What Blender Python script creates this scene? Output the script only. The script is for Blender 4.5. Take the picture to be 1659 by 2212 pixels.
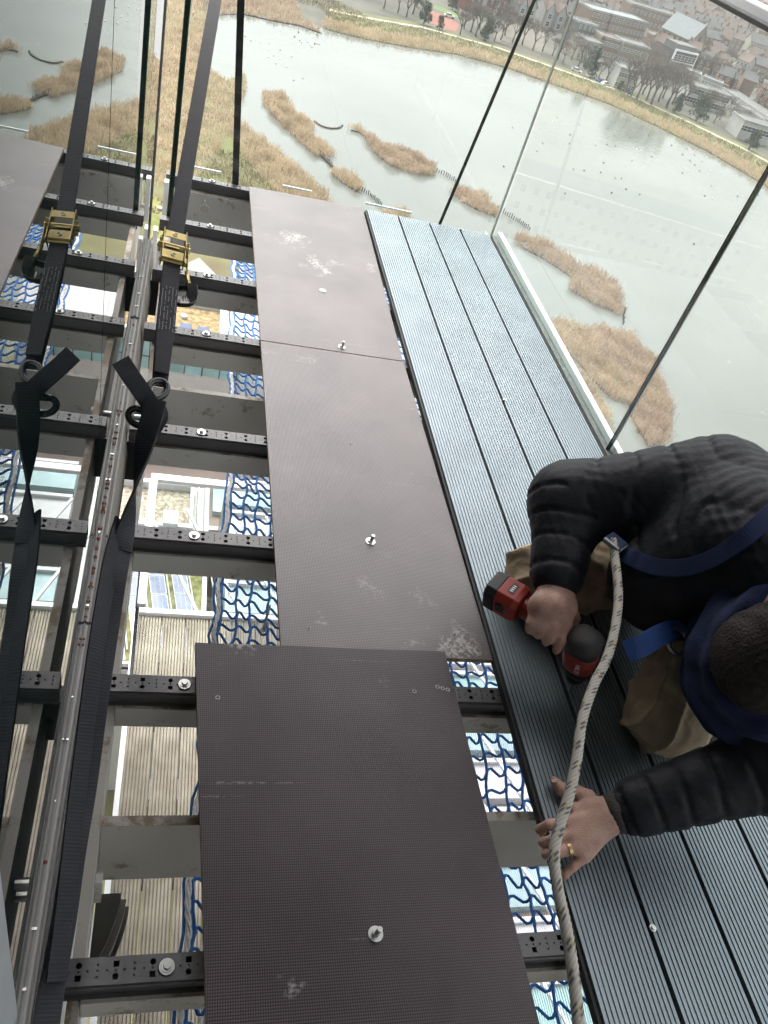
import bpy, bmesh, math, random
import numpy as np
from mathutils import Vector, Matrix
from mathutils.geometry import delaunay_2d_cdt
R_ = math.radians
random.seed(7); rng = np.random.default_rng(7)
S = bpy.context.scene
for o in list(bpy.data.objects): bpy.data.objects.remove(o)
COL = S.collection

# ------------------------------------------------------------------ camera
CH = 1.32                                   # lens height above the finished deck
CF = 1721.305                               # focal length in pixels of a 1659x2212 picture
CX = Vector((0.95599992, -0.13775482, 0.25901304))     # picture right, in world axes
CD = Vector((0.09509642, -0.68971029, -0.71781362))    # picture down
CV = Vector((0.27752625, 0.71086097, -0.64626299))     # viewing direction
cam = bpy.data.cameras.new('camera'); cob = bpy.data.objects.new('camera', cam); COL.objects.link(cob)
cam.sensor_fit = 'VERTICAL'; cam.sensor_height = 36.0; cam.lens = CF / 2212 * 36.0
cam.clip_start = 0.02; cam.clip_end = 9000
m = Matrix.Identity(4)
for i in range(3):
    m[i][0] = CX[i]; m[i][1] = -CD[i]; m[i][2] = -CV[i]
m[2][3] = CH
cob.matrix_world = m
S.camera = cob
S.render.resolution_x = 768; S.render.resolution_y = 1024

# ------------------------------------------------------------------ overcast daylight
W = bpy.data.worlds.new('World'); S.world = W; W.use_nodes = True
nt = W.node_tree; nt.nodes.clear()
out = nt.nodes.new('ShaderNodeOutputWorld'); bg = nt.nodes.new('ShaderNodeBackground')
sky = nt.nodes.new('ShaderNodeTexSky'); sky.sky_type = 'NISHITA'; sky.sun_disc = False
SUN_EL, SUN_AZ = R_(60), R_(342)
sky.sun_elevation = SUN_EL; sky.sun_rotation = SUN_AZ
sky.air_density = 1.0; sky.dust_density = 7.0; sky.ozone_density = 1.0
hs = nt.nodes.new('ShaderNodeHueSaturation'); hs.inputs['Saturation'].default_value = 0.22
nt.links.new(sky.outputs[0], hs.inputs['Color']); nt.links.new(hs.outputs[0], bg.inputs['Color'])
bg.inputs['Strength'].default_value = 0.15
nt.links.new(bg.outputs[0], out.inputs['Surface'])
sl = bpy.data.lights.new('sun', 'SUN'); sl.energy = 0.5; sl.angle = R_(35); sl.color = (1.0, 0.97, 0.93)
sun = bpy.data.objects.new('sun', sl); COL.objects.link(sun)
sd = Vector((math.sin(SUN_AZ) * math.cos(SUN_EL), math.cos(SUN_AZ) * math.cos(SUN_EL), math.sin(SUN_EL)))
sun.rotation_euler = sd.to_track_quat('Z', 'Y').to_euler()
vs = S.view_settings; vs.view_transform = 'Standard'; vs.look = 'None'; vs.gamma = 1.0; vs.exposure = 1.64
vs.use_curve_mapping = False

# ------------------------------------------------------------------ helpers
def ray(x, y):
    return CX * ((x - 829.5) / CF) + CD * ((y - 1106.0) / CF) + CV
def onz(x, y, z):                           # picture point to the level it touches
    r = ray(x, y); t = (z - CH) / r.z
    return Vector((r.x * t, r.y * t, z))
def ony(x, y, Y):
    r = ray(x, y); t = Y / r.y
    return Vector((r.x * t, Y, CH + r.z * t))

MATS = {}
def mat(name, base, rough=0.6, metal=0.0, var=0.12, scale=6.0, bump=0.0, bscale=60.0, spec=0.5, var2=None, detail=4.0):
    if name in MATS: return MATS[name]
    mt = bpy.data.materials.new(name); mt.use_nodes = True
    n = mt.node_tree; b = n.nodes['Principled BSDF']
    b.inputs['Roughness'].default_value = rough; b.inputs['Metallic'].default_value = metal
    b.inputs['Specular IOR Level'].default_value = spec
    tc = n.nodes.new('ShaderNodeTexCoord')
    if var > 0 or var2:
        no = n.nodes.new('ShaderNodeTexNoise'); no.inputs['Scale'].default_value = scale; no.inputs['Detail'].default_value = detail
        n.links.new(tc.outputs['Object'], no.inputs['Vector'])
        cr = n.nodes.new('ShaderNodeValToRGB'); cr.color_ramp.elements[0].position = 0.3; cr.color_ramp.elements[1].position = 0.7
        c0 = [max(0, c * (1 - var)) for c in base]; c1 = list(var2) if var2 else [min(1, c * (1 + var)) for c in base]
        cr.color_ramp.elements[0].color = (*c0, 1); cr.color_ramp.elements[1].color = (*c1, 1)
        n.links.new(no.outputs['Fac'], cr.inputs['Fac']); n.links.new(cr.outputs[0], b.inputs['Base Color'])
    else:
        b.inputs['Base Color'].default_value = (*base, 1)
    if bump > 0:
        nb = n.nodes.new('ShaderNodeTexNoise'); nb.inputs['Scale'].default_value = bscale; nb.inputs['Detail'].default_value = 3
        n.links.new(tc.outputs['Object'], nb.inputs['Vector'])
        bp = n.nodes.new('ShaderNodeBump'); bp.inputs['Strength'].default_value = bump; bp.inputs['Distance'].default_value = 0.01
        n.links.new(nb.outputs['Fac'], bp.inputs['Height']); n.links.new(bp.outputs[0], b.inputs['Normal'])
    MATS[name] = mt
    return mt

class MB:
    def __init__(s): s.v = []; s.f = []
    def add(s, vs, fs):
        o = len(s.v); s.v += [tuple(v) for v in vs]; s.f += [tuple(i + o for i in f) for f in fs]; return s
    def box(s, x0, x1, y0, y1, z0, z1, M=None):
        vs = [Vector(p) for p in ((x0,y0,z0),(x1,y0,z0),(x1,y1,z0),(x0,y1,z0),(x0,y0,z1),(x1,y0,z1),(x1,y1,z1),(x0,y1,z1))]
        if M is not None: vs = [M @ v for v in vs]
        return s.add(vs, [(3,2,1,0),(4,5,6,7),(0,1,5,4),(1,2,6,5),(2,3,7,6),(3,0,4,7)])
    def prism(s, poly, z0, z1):             # poly of xy or xyz-ignored points
        n = len(poly); vs = [(p[0], p[1], z0) for p in poly] + [(p[0], p[1], z1) for p in poly]
        a = sum(poly[i][0]*poly[(i+1)%n][1]-poly[(i+1)%n][0]*poly[i][1] for i in range(n))
        k = list(range(n))
        if a < 0: k = k[::-1]
        fs = [tuple(k[::-1]), tuple(i + n for i in k)] + [(k[i], k[(i+1)%n], k[(i+1)%n]+n, k[i]+n) for i in range(n)]
        return s.add(vs, fs)
    def tube(s, path, rad, n=8, caps=True, closed=False):
        P = [Vector(p) for p in path]; N = len(P)
        rad = rad if hasattr(rad, '__len__') else [rad] * N
        up = Vector((0, 0, 1)); vs = []; fs = []; a = None
        for i in range(N):
            t = (P[(i+1) % N] - P[i-1]) if closed else (P[min(i+1, N-1)] - P[max(i-1, 0)])
            if t.length < 1e-9: t = Vector((0,0,1))
            t.normalize()
            if a is None:
                a = t.cross(up)
                if a.length < 1e-3: a = t.cross(Vector((1, 0, 0)))
            a = a - t * a.dot(t); a.normalize(); b = t.cross(a)
            for k in range(n):
                c = 2 * math.pi * k / n
                vs.append(P[i] + (a * math.cos(c) + b * math.sin(c)) * rad[i])
        for i in range(N if closed else N - 1):
            j = (i + 1) % N
            for k in range(n):
                fs.append((i*n+k, i*n+(k+1) % n, j*n+(k+1) % n, j*n+k))
        if caps and not closed:
            fs.append(tuple(range(n))[::-1]); fs.append(tuple((N-1)*n + k for k in range(n)))
        return s.add(vs, fs)
    def cyl(s, c, r, z0, z1, n=12, r2=None):
        r2 = r if r2 is None else r2
        vs = [(c[0]+r*math.cos(2*math.pi*k/n), c[1]+r*math.sin(2*math.pi*k/n), z0) for k in range(n)] + \
             [(c[0]+r2*math.cos(2*math.pi*k/n), c[1]+r2*math.sin(2*math.pi*k/n), z1) for k in range(n)]
        fs = [tuple(range(n))[::-1], tuple(range(n, 2*n))] + [(k, (k+1) % n, (k+1) % n+n, k+n) for k in range(n)]
        return s.add(vs, fs)
    def ribbon(s, path, normals, width, thick, pitch=0, amp=0):
        # strap: rectangular section swept along the path, normals are the flat side's direction
        P = [Vector(p) for p in path]; N = len(P); vs = []; fs = []; L = 0
        for i in range(N):
            if i: L += (P[i]-P[i-1]).length
            t = (P[min(i+1, N-1)] - P[max(i-1, 0)]).normalized()
            nn = Vector(normals[i]); nn = (nn - t * nn.dot(t)).normalized(); b = t.cross(nn)
            w = width[i] if hasattr(width, '__len__') else width
            h = thick / 2 + (amp * (0.5 + 0.5 * math.cos(2 * math.pi * L / pitch)) if pitch else 0)
            for (q, e) in ((-.5, -1), (-.44, -1.25), (.44, -1.25), (.5, -1), (.5, 1), (.44, 1.25), (-.44, 1.25), (-.5, 1)):
                vs.append(P[i] + b * (w * q) + nn * (h * e * .8))
        n = 8
        for i in range(N - 1):
            for k in range(n):
                fs.append((i*n+k, i*n+(k+1) % n, (i+1)*n+(k+1) % n, (i+1)*n+k))
        fs.append(tuple(range(n))[::-1]); fs.append(tuple((N-1)*n+k for k in range(n)))
        return s.add(vs, fs)
    def mesh(s, name, m=None, smooth=False):
        me = bpy.data.meshes.new(name); me.from_pydata(s.v, [], s.f); me.update()
        if m is not None: me.materials.append(m)
        if smooth: me.polygons.foreach_set('use_smooth', [True] * len(me.polygons))
        return me
    def build(s, name, m=None, parent=None, smooth=False, bevel=0):
        o = bpy.data.objects.new(name, s.mesh(name, m, smooth)); COL.objects.link(o)
        if parent is not None: o.parent = parent
        if bevel:
            b = o.modifiers.new('bevel', 'BEVEL'); b.width = bevel; b.segments = 2; b.limit_method = 'ANGLE'
        return o
def inst(name, me, parent=None, loc=(0,0,0), rz=0, sc=None):
    o = bpy.data.objects.new(name, me); COL.objects.link(o); o.location = loc; o.rotation_euler = (0, 0, rz)
    if sc: o.scale = sc
    if parent is not None: o.parent = parent
    return o
def tag(o, label=None, cat=None, group=None, kind=None):
    if label: o['label'] = label
    if cat: o['category'] = cat
    if group: o['group'] = group
    if kind: o['kind'] = kind
    return o
def thing(name, label, cat, loc=(0,0,0), rz=0, group=None):
    o = bpy.data.objects.new(name, None); COL.objects.link(o); o.location = loc; o.rotation_euler = (0,0,rz)
    o.empty_display_size = 0.1
    return tag(o, label, cat, group)
def dup(root, loc, rz=0, sc=None, label=None, group=None):
    r = root.copy(); COL.objects.link(r); r.location = loc; r.rotation_euler = (0, 0, rz)
    if sc: r.scale = sc
    if label: r['label'] = label
    if group: r['group'] = group
    for ch in list(root.children):
        c = ch.copy(); COL.objects.link(c); c.parent = r
        for g in ch.children:
            d = g.copy(); COL.objects.link(d); d.parent = c
    return r
def smoothpath(pts, step):
    P = [Vector(p) for p in pts]; out = []
    Q = [P[0]*2-P[1]] + P + [P[-1]*2-P[-2]]
    for i in range(1, len(Q)-2):
        a, b, c, d = Q[i-1], Q[i], Q[i+1], Q[i+2]
        n = max(2, int((c-b).length / step))
        for k in range(n):
            t = k / n
            out.append(0.5*((2*b) + (c-a)*t + (2*a-5*b+4*c-d)*t*t + (3*b-a-3*c+d)*t**3))
    out.append(P[-1]); return out
def lerpseq(vals, n):
    x = np.linspace(0, len(vals)-1, n); a = np.array(vals, float)
    return np.stack([np.interp(x, range(len(vals)), a[:, k]) for k in range(a.shape[1])], 1) if a.ndim == 2 else np.interp(x, range(len(vals)), a)
# ================================================================== materials of the balcony
M_alu   = mat('powder_coated_deck', (0.235, 0.265, 0.288), 0.45, 0.85, 0.10, 5, 0.0, 500, spec=0.6)
M_gap   = mat('black_rubber', (0.012, 0.012, 0.013), 0.6, 0, 0.1)
M_rail  = mat('black_rail', (0.085, 0.080, 0.082), 0.40, 0.3, 0.12, 9, 0.03, 300, spec=0.8)
M_bolt  = mat('zinc', (0.55, 0.55, 0.54), 0.28, 1.0, 0.08, 60)
M_white = mat('white_trim', (0.78, 0.79, 0.80), 0.4, 0, 0.05, 4)
M_grate = mat('white_powder', (0.40, 0.41, 0.42), 0.5, 0, 0.06, 8)
M_black = mat('black_paint', (0.012, 0.012, 0.013), 0.35, 0, 0.1)
M_edge  = mat('green_glass_edge', (0.002, 0.022, 0.014), 0.15, 0, 0.4, 8, spec=0.7)
M_strap = mat('navy_webbing', (0.018, 0.0175, 0.023), 0.6, 0, 0.15, 40, spec=0.45)
M_stitch= mat('white_thread', (0.55, 0.55, 0.54), 0.8)
M_gold  = mat('yellow_zinc', (0.60, 0.48, 0.22), 0.30, 1.0, 0.15, 40)
M_hook  = mat('black_coated_steel', (0.010, 0.010, 0.011), 0.22, 0, 0.1, spec=0.8)
M_plyed = mat('ply_edge', (0.30, 0.22, 0.15), 0.8, 0, 0.4, 90)

def steel_mat(name, base, rust, amount, scale=3.0):
    mt = mat(name, base, 0.55, 0.0, 0.10, 5, 0.05, 120)
    n = mt.node_tree; b = n.nodes['Principled BSDF']; old = b.inputs['Base Color'].links[0].from_socket
    tc = n.nodes.new('ShaderNodeTexCoord')
    a1 = n.nodes.new('ShaderNodeTexNoise'); a1.inputs['Scale'].default_value = scale; a1.inputs['Detail'].default_value = 9; a1.inputs['Roughness'].default_value = 0.7
    n.links.new(tc.outputs['Object'], a1.inputs['Vector'])
    cr = n.nodes.new('ShaderNodeValToRGB'); cr.color_ramp.elements[0].position = 0.62 - amount; cr.color_ramp.elements[1].position = 0.70 - amount
    n.links.new(a1.outputs['Fac'], cr.inputs['Fac'])
    mx = n.nodes.new('ShaderNodeMix'); mx.data_type = 'RGBA'
    n.links.new(cr.outputs[0], mx.inputs[0]); n.links.new(old, mx.inputs[6]); mx.inputs[7].default_value = (*rust, 1)
    n.links.new(mx.outputs[2], b.inputs['Base Color'])
    return mt
M_steel = steel_mat('galvanised_grey_steel', (0.52, 0.505, 0.475), (0.27, 0.21, 0.16), 0.045, 16)
M_steeltop = steel_mat('weathered_steel_edge', (0.34, 0.31, 0.275), (0.17, 0.115, 0.07), 0.12, 10)
M_alrail = steel_mat('dirty_aluminium', (0.26, 0.247, 0.235), (0.16, 0.10, 0.08), 0.02, 12)
M_alrail.node_tree.nodes['Principled BSDF'].inputs['Metallic'].default_value = 0.35
M_fascia = steel_mat('stained_fascia', (0.30, 0.275, 0.245), (0.20, 0.16, 0.125), 0.07, 9)

SCUFFS = [tuple(onz(x, y, -.01).xy) + (r, a) for x, y, r, a in ((985, 1390, .085, .62), (1020, 1398, .06, .6), (890, 1385, .055, .5), (700, 572, .13, .48), (635, 515, .12, .45), (800, 577, .07, .42), (520, 1392, .09, .42), (690, 1345, .06, .35), (620, 2140, .05, .36), (965, 1860, .05, .34))]
def ply_mat(name, lo, hi):
    mt = bpy.data.materials.new(name); mt.use_nodes = True
    n = mt.node_tree; L = n.links.new; b = n.nodes['Principled BSDF']; b.inputs['Roughness'].default_value = 0.36; b.inputs['Specular IOR Level'].default_value = 0.7
    tc = n.nodes.new('ShaderNodeTexCoord')
    def wave(axis, sc, dist):
        w = n.nodes.new('ShaderNodeTexWave'); w.bands_direction = axis; w.inputs['Scale'].default_value = sc
        w.inputs['Distortion'].default_value = dist; w.inputs['Detail Scale'].default_value = 2.0; L(tc.outputs['Object'], w.inputs['Vector']); return w
    wx, wy = wave('X', 86, 0.5), wave('Y', 72, 0.5)
    mu = n.nodes.new('ShaderNodeMath'); mu.operation = 'MULTIPLY'; L(wx.outputs['Fac'], mu.inputs[0]); L(wy.outputs['Fac'], mu.inputs[1])
    n1 = n.nodes.new('ShaderNodeTexNoise'); n1.inputs['Scale'].default_value = 3.5; n1.inputs['Detail'].default_value = 8; L(tc.outputs['Object'], n1.inputs['Vector'])
    cr = n.nodes.new('ShaderNodeValToRGB'); e = cr.color_ramp.elements
    e[0].position = 0.3; e[0].color = (*lo, 1); e[1].position = 0.72; e[1].color = (*hi, 1); L(n1.outputs['Fac'], cr.inputs['Fac'])
    dk = n.nodes.new('ShaderNodeMix'); dk.data_type = 'RGBA'; dk.blend_type = 'MULTIPLY'
    mr = n.nodes.new('ShaderNodeMapRange'); mr.inputs[1].default_value = 0.0; mr.inputs[2].default_value = 0.45; mr.inputs[3].default_value = 0.34; mr.inputs[4].default_value = 1.22
    L(mu.outputs[0], mr.inputs[0]); dk.inputs[0].default_value = 1.0; L(cr.outputs[0], dk.inputs[6]); L(mr.outputs[0], dk.inputs[7])
    # pale cement scuffs, caught on the raised weave
    n2 = n.nodes.new('ShaderNodeTexNoise'); n2.inputs['Scale'].default_value = 2.6; n2.inputs['Detail'].default_value = 12; n2.inputs['Roughness'].default_value = 0.72; L(tc.outputs['Object'], n2.inputs['Vector'])
    c2 = n.nodes.new('ShaderNodeValToRGB'); c2.color_ramp.elements[0].position = 0.60; c2.color_ramp.elements[1].position = 0.74; L(n2.outputs['Fac'], c2.inputs['Fac'])
    n3 = n.nodes.new('ShaderNodeTexNoise'); n3.inputs['Scale'].default_value = 130; L(tc.outputs['Object'], n3.inputs['Vector'])
    c3 = n.nodes.new('ShaderNodeValToRGB'); c3.color_ramp.elements[0].position = 0.42; c3.color_ramp.elements[1].position = 0.6; L(n3.outputs['Fac'], c3.inputs['Fac'])
    n4 = n.nodes.new('ShaderNodeTexNoise'); n4.inputs['Scale'].default_value = 22; n4.inputs['Detail'].default_value = 6; L(tc.outputs['Object'], n4.inputs['Vector'])
    prev = c2.outputs[0]
    for (sx, sy, rad, amt) in SCUFFS:
        vm = n.nodes.new('ShaderNodeVectorMath'); vm.operation = 'DISTANCE'; L(tc.outputs['Object'], vm.inputs[0]); vm.inputs[1].default_value = (sx, sy, 0)
        r_ = n.nodes.new('ShaderNodeMapRange'); r_.inputs[1].default_value = rad; r_.inputs[2].default_value = 0.0; r_.inputs[3].default_value = 0.0; r_.inputs[4].default_value = amt; L(vm.outputs['Value'], r_.inputs[0])
        m1 = n.nodes.new('ShaderNodeMath'); m1.operation = 'ADD'; L(r_.outputs[0], m1.inputs[0]); L(n4.outputs['Fac'], m1.inputs[1])
        m2 = n.nodes.new('ShaderNodeMapRange'); m2.inputs[1].default_value = 0.72; m2.inputs[2].default_value = 0.95; L(m1.outputs[0], m2.inputs[0])
        m3 = n.nodes.new('ShaderNodeMath'); m3.operation = 'MAXIMUM'; L(prev, m3.inputs[0]); L(m2.outputs[0], m3.inputs[1]); prev = m3.outputs[0]
    for (rot, sx, sy, th) in ((.5, 1.6, 85, .735), (-.9, 2.2, 70, .745), (1.35, 1.2, 60, .75)):        # drag scratches
        mp = n.nodes.new('ShaderNodeMapping'); mp.inputs['Rotation'].default_value = (0, 0, rot); mp.inputs['Scale'].default_value = (sx, sy, 1); L(tc.outputs['Object'], mp.inputs['Vector'])
        ns = n.nodes.new('ShaderNodeTexNoise'); ns.inputs['Scale'].default_value = 1.0; ns.inputs['Detail'].default_value = 2; L(mp.outputs[0], ns.inputs['Vector'])
        rs = n.nodes.new('ShaderNodeMapRange'); rs.inputs[1].default_value = th; rs.inputs[2].default_value = th+.03; rs.inputs[4].default_value = .4; L(ns.outputs['Fac'], rs.inputs[0])
        m4 = n.nodes.new('ShaderNodeMath'); m4.operation = 'MAXIMUM'; L(prev, m4.inputs[0]); L(rs.outputs[0], m4.inputs[1]); prev = m4.outputs[0]
    sm = n.nodes.new('ShaderNodeMath'); sm.operation = 'MULTIPLY'; L(prev, sm.inputs[0]); L(c3.outputs[0], sm.inputs[1])
    mx = n.nodes.new('ShaderNodeMix'); mx.data_type = 'RGBA'; L(sm.outputs[0], mx.inputs[0]); L(dk.outputs[2], mx.inputs[6]); mx.inputs[7].default_value = (0.34, 0.315, 0.30, 1)
    L(mx.outputs[2], b.inputs['Base Color'])
    bp = n.nodes.new('ShaderNodeBump'); bp.inputs['Strength'].default_value = 0.3; bp.inputs['Distance'].default_value = 0.0012; L(mu.outputs[0], bp.inputs['Height']); L(bp.outputs[0], b.inputs['Normal'])
    return mt
M_ply = ply_mat('lit_brown_phenolic_ply', (.115, .085, .088), (.200, .157, .158)); M_ply2 = ply_mat('shaded_brown_phenolic_ply', (.058, .042, .046), (.108, .081, .086)); M_ply2.node_tree.nodes['Principled BSDF'].inputs['Specular IOR Level'].default_value = .38  # same ply twice: far light and near shade put into the colours

def glass_mat(name, tint, ior=1.5):
    mt = bpy.data.materials.new(name); mt.use_nodes = True; n = mt.node_tree; n.nodes.clear(); L = n.links.new
    o = n.nodes.new('ShaderNodeOutputMaterial'); t = n.nodes.new('ShaderNodeBsdfTransparent'); t.inputs[0].default_value = (*tint, 1)
    g = n.nodes.new('ShaderNodeBsdfGlossy'); g.inputs['Roughness'].default_value = 0.0; g.inputs[0].default_value = (0.96, 1, 0.98, 1)
    f = n.nodes.new('ShaderNodeFresnel'); f.inputs[0].default_value = ior
    mx = n.nodes.new('ShaderNodeMixShader'); ge = n.nodes.new('ShaderNodeNewGeometry'); mm = n.nodes.new('ShaderNodeMath'); mm.operation = 'SUBTRACT'; mm.use_clamp = True   # one reflection per pane, at its outer face
    L(f.outputs[0], mm.inputs[0]); L(ge.outputs['Backfacing'], mm.inputs[1]); L(mm.outputs[0], mx.inputs[0]); L(t.outputs[0], mx.inputs[1]); L(g.outputs[0], mx.inputs[2]); L(mx.outputs[0], o.inputs[0])
    return mt
M_glass = glass_mat('clear_balustrade_glass', (0.955, 0.985, 0.97))
# dark coated window glass: a strong reflection over a dark room
M_window = mat('coated_window_glass', (0.006, 0.012, 0.012), 0.0, 0, 0)
M_window.node_tree.nodes['Principled BSDF'].inputs['IOR'].default_value = 1.75
M_window.node_tree.nodes['Principled BSDF'].inputs['Specular Tint'].default_value = (0.86, 1.0, 0.95, 1)

# ================================================================== building with the window wall
XM = -0.107                                  # face of the window wall
bld = thing('tower_building', 'tall building with a dark reflective window wall along the balcony', 'building', (XM, 0, -55))
for (y0, y1) in ((-3.5, 0.21), (0.325, 1.198), (1.206, 2.26), (2.268, 2.80)):
    MB().box(-0.04, 0.0, y0, y1, 55.0, 58.4).build('window_pane', M_window, bld)
MB().box(-0.05, 0.012, 0.213, 0.320, 55.0, 58.4).build('mullion', M_grate, bld, bevel=0.004)
for y in (1.202, 2.264): MB().box(-0.03, -0.004, y-0.004, y+0.004, 55, 58.4).build('glazing_joint', M_black, bld)
MB().box(-0.06, 0.004, 2.803, 2.83, 54.9, 58.4).build('end_trim', M_fascia, bld)
MB().box(-30, -0.045, -30, 2.79, 0, 54.85).box(-30, -0.05, -30, 2.79, 58.5, 62).build('wall', mat('grey_cladding', (0.30, 0.29, 0.28), 0.6, 0, 0.1, 0.5), bld)
MB().box(-6, -0.06, -30, 2.79, 54.86, 54.95).build('slab', M_fascia, bld)
MB().box(0.01, 1.9, -2.5, -2.21, 52, 58.4).build('added_shade_wall', mat('pale_added_wall', (.62, .61, .60), .8, 0, .04), bld)  # added unseen wall: blocks light from behind, pale to bounce some back
MB().box(-6, -5.9, -30, 2.78, 54.96, 58.45).build('room_back_wall', M_black, bld)
# glazing sill: rounded ridge with an outer fascia
def sweep_y(mb, prof, y0, y1):
    n = len(prof); vs = [(p[0], y0, p[1]) for p in prof] + [(p[0], y1, p[1]) for p in prof]
    fs = [tuple(range(n)), tuple(range(n, 2*n))[::-1]] + [(i, i+n, (i+1) % n+n, (i+1) % n) for i in range(n)]
    return mb.add(vs, fs)
sill = thing('window_sill_rail', 'dirty silver sill rail with red rust spots along the window wall', 'rail', (XM, 0, 0))
ridge = [(-0.014, -0.03), (-0.014, -0.004), (-0.010, 0.002), (-0.004, 0.0035), (0.0, 0.001), (0.003, -0.004), (0.007, -0.005), (0.011, -0.004), (0.013, -0.009), (0.013, -0.03)]
for (y0, y1, dz) in ((2.215, 2.74, 0.002), (1.05, 2.205, 0.0), (-1.5, 1.042, 0.001)):
    sweep_y(MB(), [(x, z+dz) for x, z in ridge], y0, y1).build('ridge', M_alrail, sill)
sweep_y(MB(), [(0.0135, -0.010), (0.017, -0.012), (0.030, -0.115), (0.026, -0.118), (0.0135, -0.05)], 1.30, 2.73).build('fascia', M_fascia, sill)
MB().box(0.0136, 0.020, -1.5, 1.295, -0.25, -0.014).build('black_fascia', M_black, sill)
mbx = MB(); mb2 = MB()
for k in range(26):
    y = 0.2 + k * 0.098 + random.uniform(-.02, .02)
    (mbx if k % 4 else mb2).cyl((0.0015 + random.uniform(-.003, .003), y), 0.0022, 0.0, 0.0042, 8)
mbx.build('rivets', M_bolt, sill)['kind'] = 'stuff'; mb2.build('rust_spots', mat('rust', (0.28, 0.06, 0.03), 0.9, 0, 0.4, 200), sill)['kind'] = 'stuff'
mb = MB()
for k in range(48):                         # crumbling red sealant on the ridge
    y = 0.95 + rng.beta(2, 3) * 1.0; a = random.uniform(0.0004, 0.0012)
    M = Matrix.Translation((random.gauss(0.002, .0013), y, 0.0005)) @ Matrix.Rotation(random.uniform(0, 3), 4, 'Z')
    mb.box(-a, a, -a*2.2, a*2.2, -.003, random.uniform(.001, .0045), M)
mb.build('sealant_crumbs', mat('red_sealant', (0.26, 0.075, 0.04), 0.85, 0, 0.3, 150), sill)['kind'] = 'stuff'

# ================================================================== steel frame, rails
frame = thing('steel_frame', 'grey steel balcony frame with black perforated rails and open bays', 'frame', (0, 0, 0))
RB = [3.432, 3.002, 2.611, 2.233, 1.739, 1.352, 0.944, 0.4425, -0.02, -0.42]   # back edge of each rail
XR = 1.365
def rail_mesh():
    w = 0.038; x0, x1 = -0.078, XR; t = 0.0025
    loops = []
    def circ(cx, cy, r, n=8): loops.append([(cx+r*math.cos(2*math.pi*k/n+.39), cy+r*math.sin(2*math.pi*k/n+.39)) for k in range(n)])
    p = 0.0523; k = 0; x = x0 + 0.012
    while x < 0.95:
        for dy in (-.0085, 0, .0085): circ(x, -w/2+dy, 0.0018, 6)
        kx = x + p/2; s = 1 if k % 2 else -1
        if kx < x1:
            q = 0.0042; cy = -w/2 + s*0.0085
            loops.append([(kx-q, cy-q), (kx+q, cy-q), (kx+q, cy+q), (kx-q, cy+q)])
            circ(kx, -w/2 - s*0.0085, 0.0046, 10)
            for dx in (-.0125, 0, .0125): circ(kx+dx, -w/2 + (0 if dx else 0), 0.0017, 6)
        x += p; k += 1
    outer = [(x0, -w), (x1, -w), (x1, 0), (x0, 0)]
    V, E, F = [], [], []
    for lp in [outer] + loops:
        o = len(V); V += [Vector(q) for q in lp]; n = len(lp); E += [(o+i, o+(i+1) % n) for i in range(n)]
    v2, e2, f2, *_ = delaunay_2d_cdt(V, E, [], 1, 1e-6)
    def in_hole(c):
        for lp in loops:
            if abs(lp[0][0]-c[0]) > .012: continue
            k = False; j = len(lp)-1
            for i in range(len(lp)):
                a, b = lp[i], lp[j]
                if (a[1] > c[1]) != (b[1] > c[1]) and c[0] < (b[0]-a[0])*(c[1]-a[1])/(b[1]-a[1])+a[0]: k = not k
                j = i
            if k: return True
        return False
    f2 = [f for f in f2 if not in_hole(((v2[f[0]].x+v2[f[1]].x+v2[f[2]].x)/3, (v2[f[0]].y+v2[f[1]].y+v2[f[2]].y)/3))]
    mb = MB(); mb.add([(v.x, v.y, 0) for v in v2], [tuple(f) for f in f2])
    mb.add([(v.x, v.y, -t) for v in v2], [tuple(f)[::-1] for f in f2])
    for lp in loops:                          # hole walls
        n = len(lp); mb.add([(a, b, 0) for a, b in lp] + [(a, b, -t) for a, b in lp], [(i, i+n, (i+1) % n+n, (i+1) % n) for i in range(n)])
    d = 0.041
    mb.box(x0, x1, -w, -w+t, -d, -0.0001).box(x0, x1, -t, 0, -d, -0.0001)
    mb.box(x0, x1, -w-0.006, -w-0.0001, -d, -d+t).box(x0, x1, -w-0.003, -w-0.0001, -0.009, -0.006)
    mb.box(x0, x1, -w+0.003, -0.003, -d+0.001, -d+0.003)
    return mb.mesh('joist_rail', M_rail)
RM = rail_mesh()
BX = [0.106, 0.105, 0.101, 0.106, 0.104, 0.097, 0.091, 0.085, .09, .09]
wash = MB().cyl((0, 0), 0.0118, 0, 0.002, 20).mesh('washer', M_bolt, False)
seal = MB().cyl((0, 0), 0.0128, -0.0012, 0.0, 20).mesh('seal_ring', M_gap)
head = MB().cyl((0, 0), 0.0085, 0.002, 0.0032, 18).cyl((0, 0), 0.0058, 0.0032, 0.0085, 6, 0.0055).mesh('bolt_head', M_bolt)
for i, y in enumerate(RB):
    r = inst('joist_rail', RM, frame, (0, y, -0.025))
    w = inst('washer', wash, r, (BX[i], -0.0195, 0.0016)); inst('seal_ring', seal, r, (BX[i], -0.0195, 0.0015)); inst('bolt_head', head, r, (BX[i], -0.0195, 0.0016), i*.7)
    MB().box(-0.033, XR, y-0.050, y-0.004, -0.130, -0.0665).build('purlin', M_steel, frame, bevel=0.003)
    MB().box(-0.033, XR, y-0.0495, y-0.036, -0.0664, -0.0652).build('purlin_ledge', M_steeltop, frame)
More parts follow.
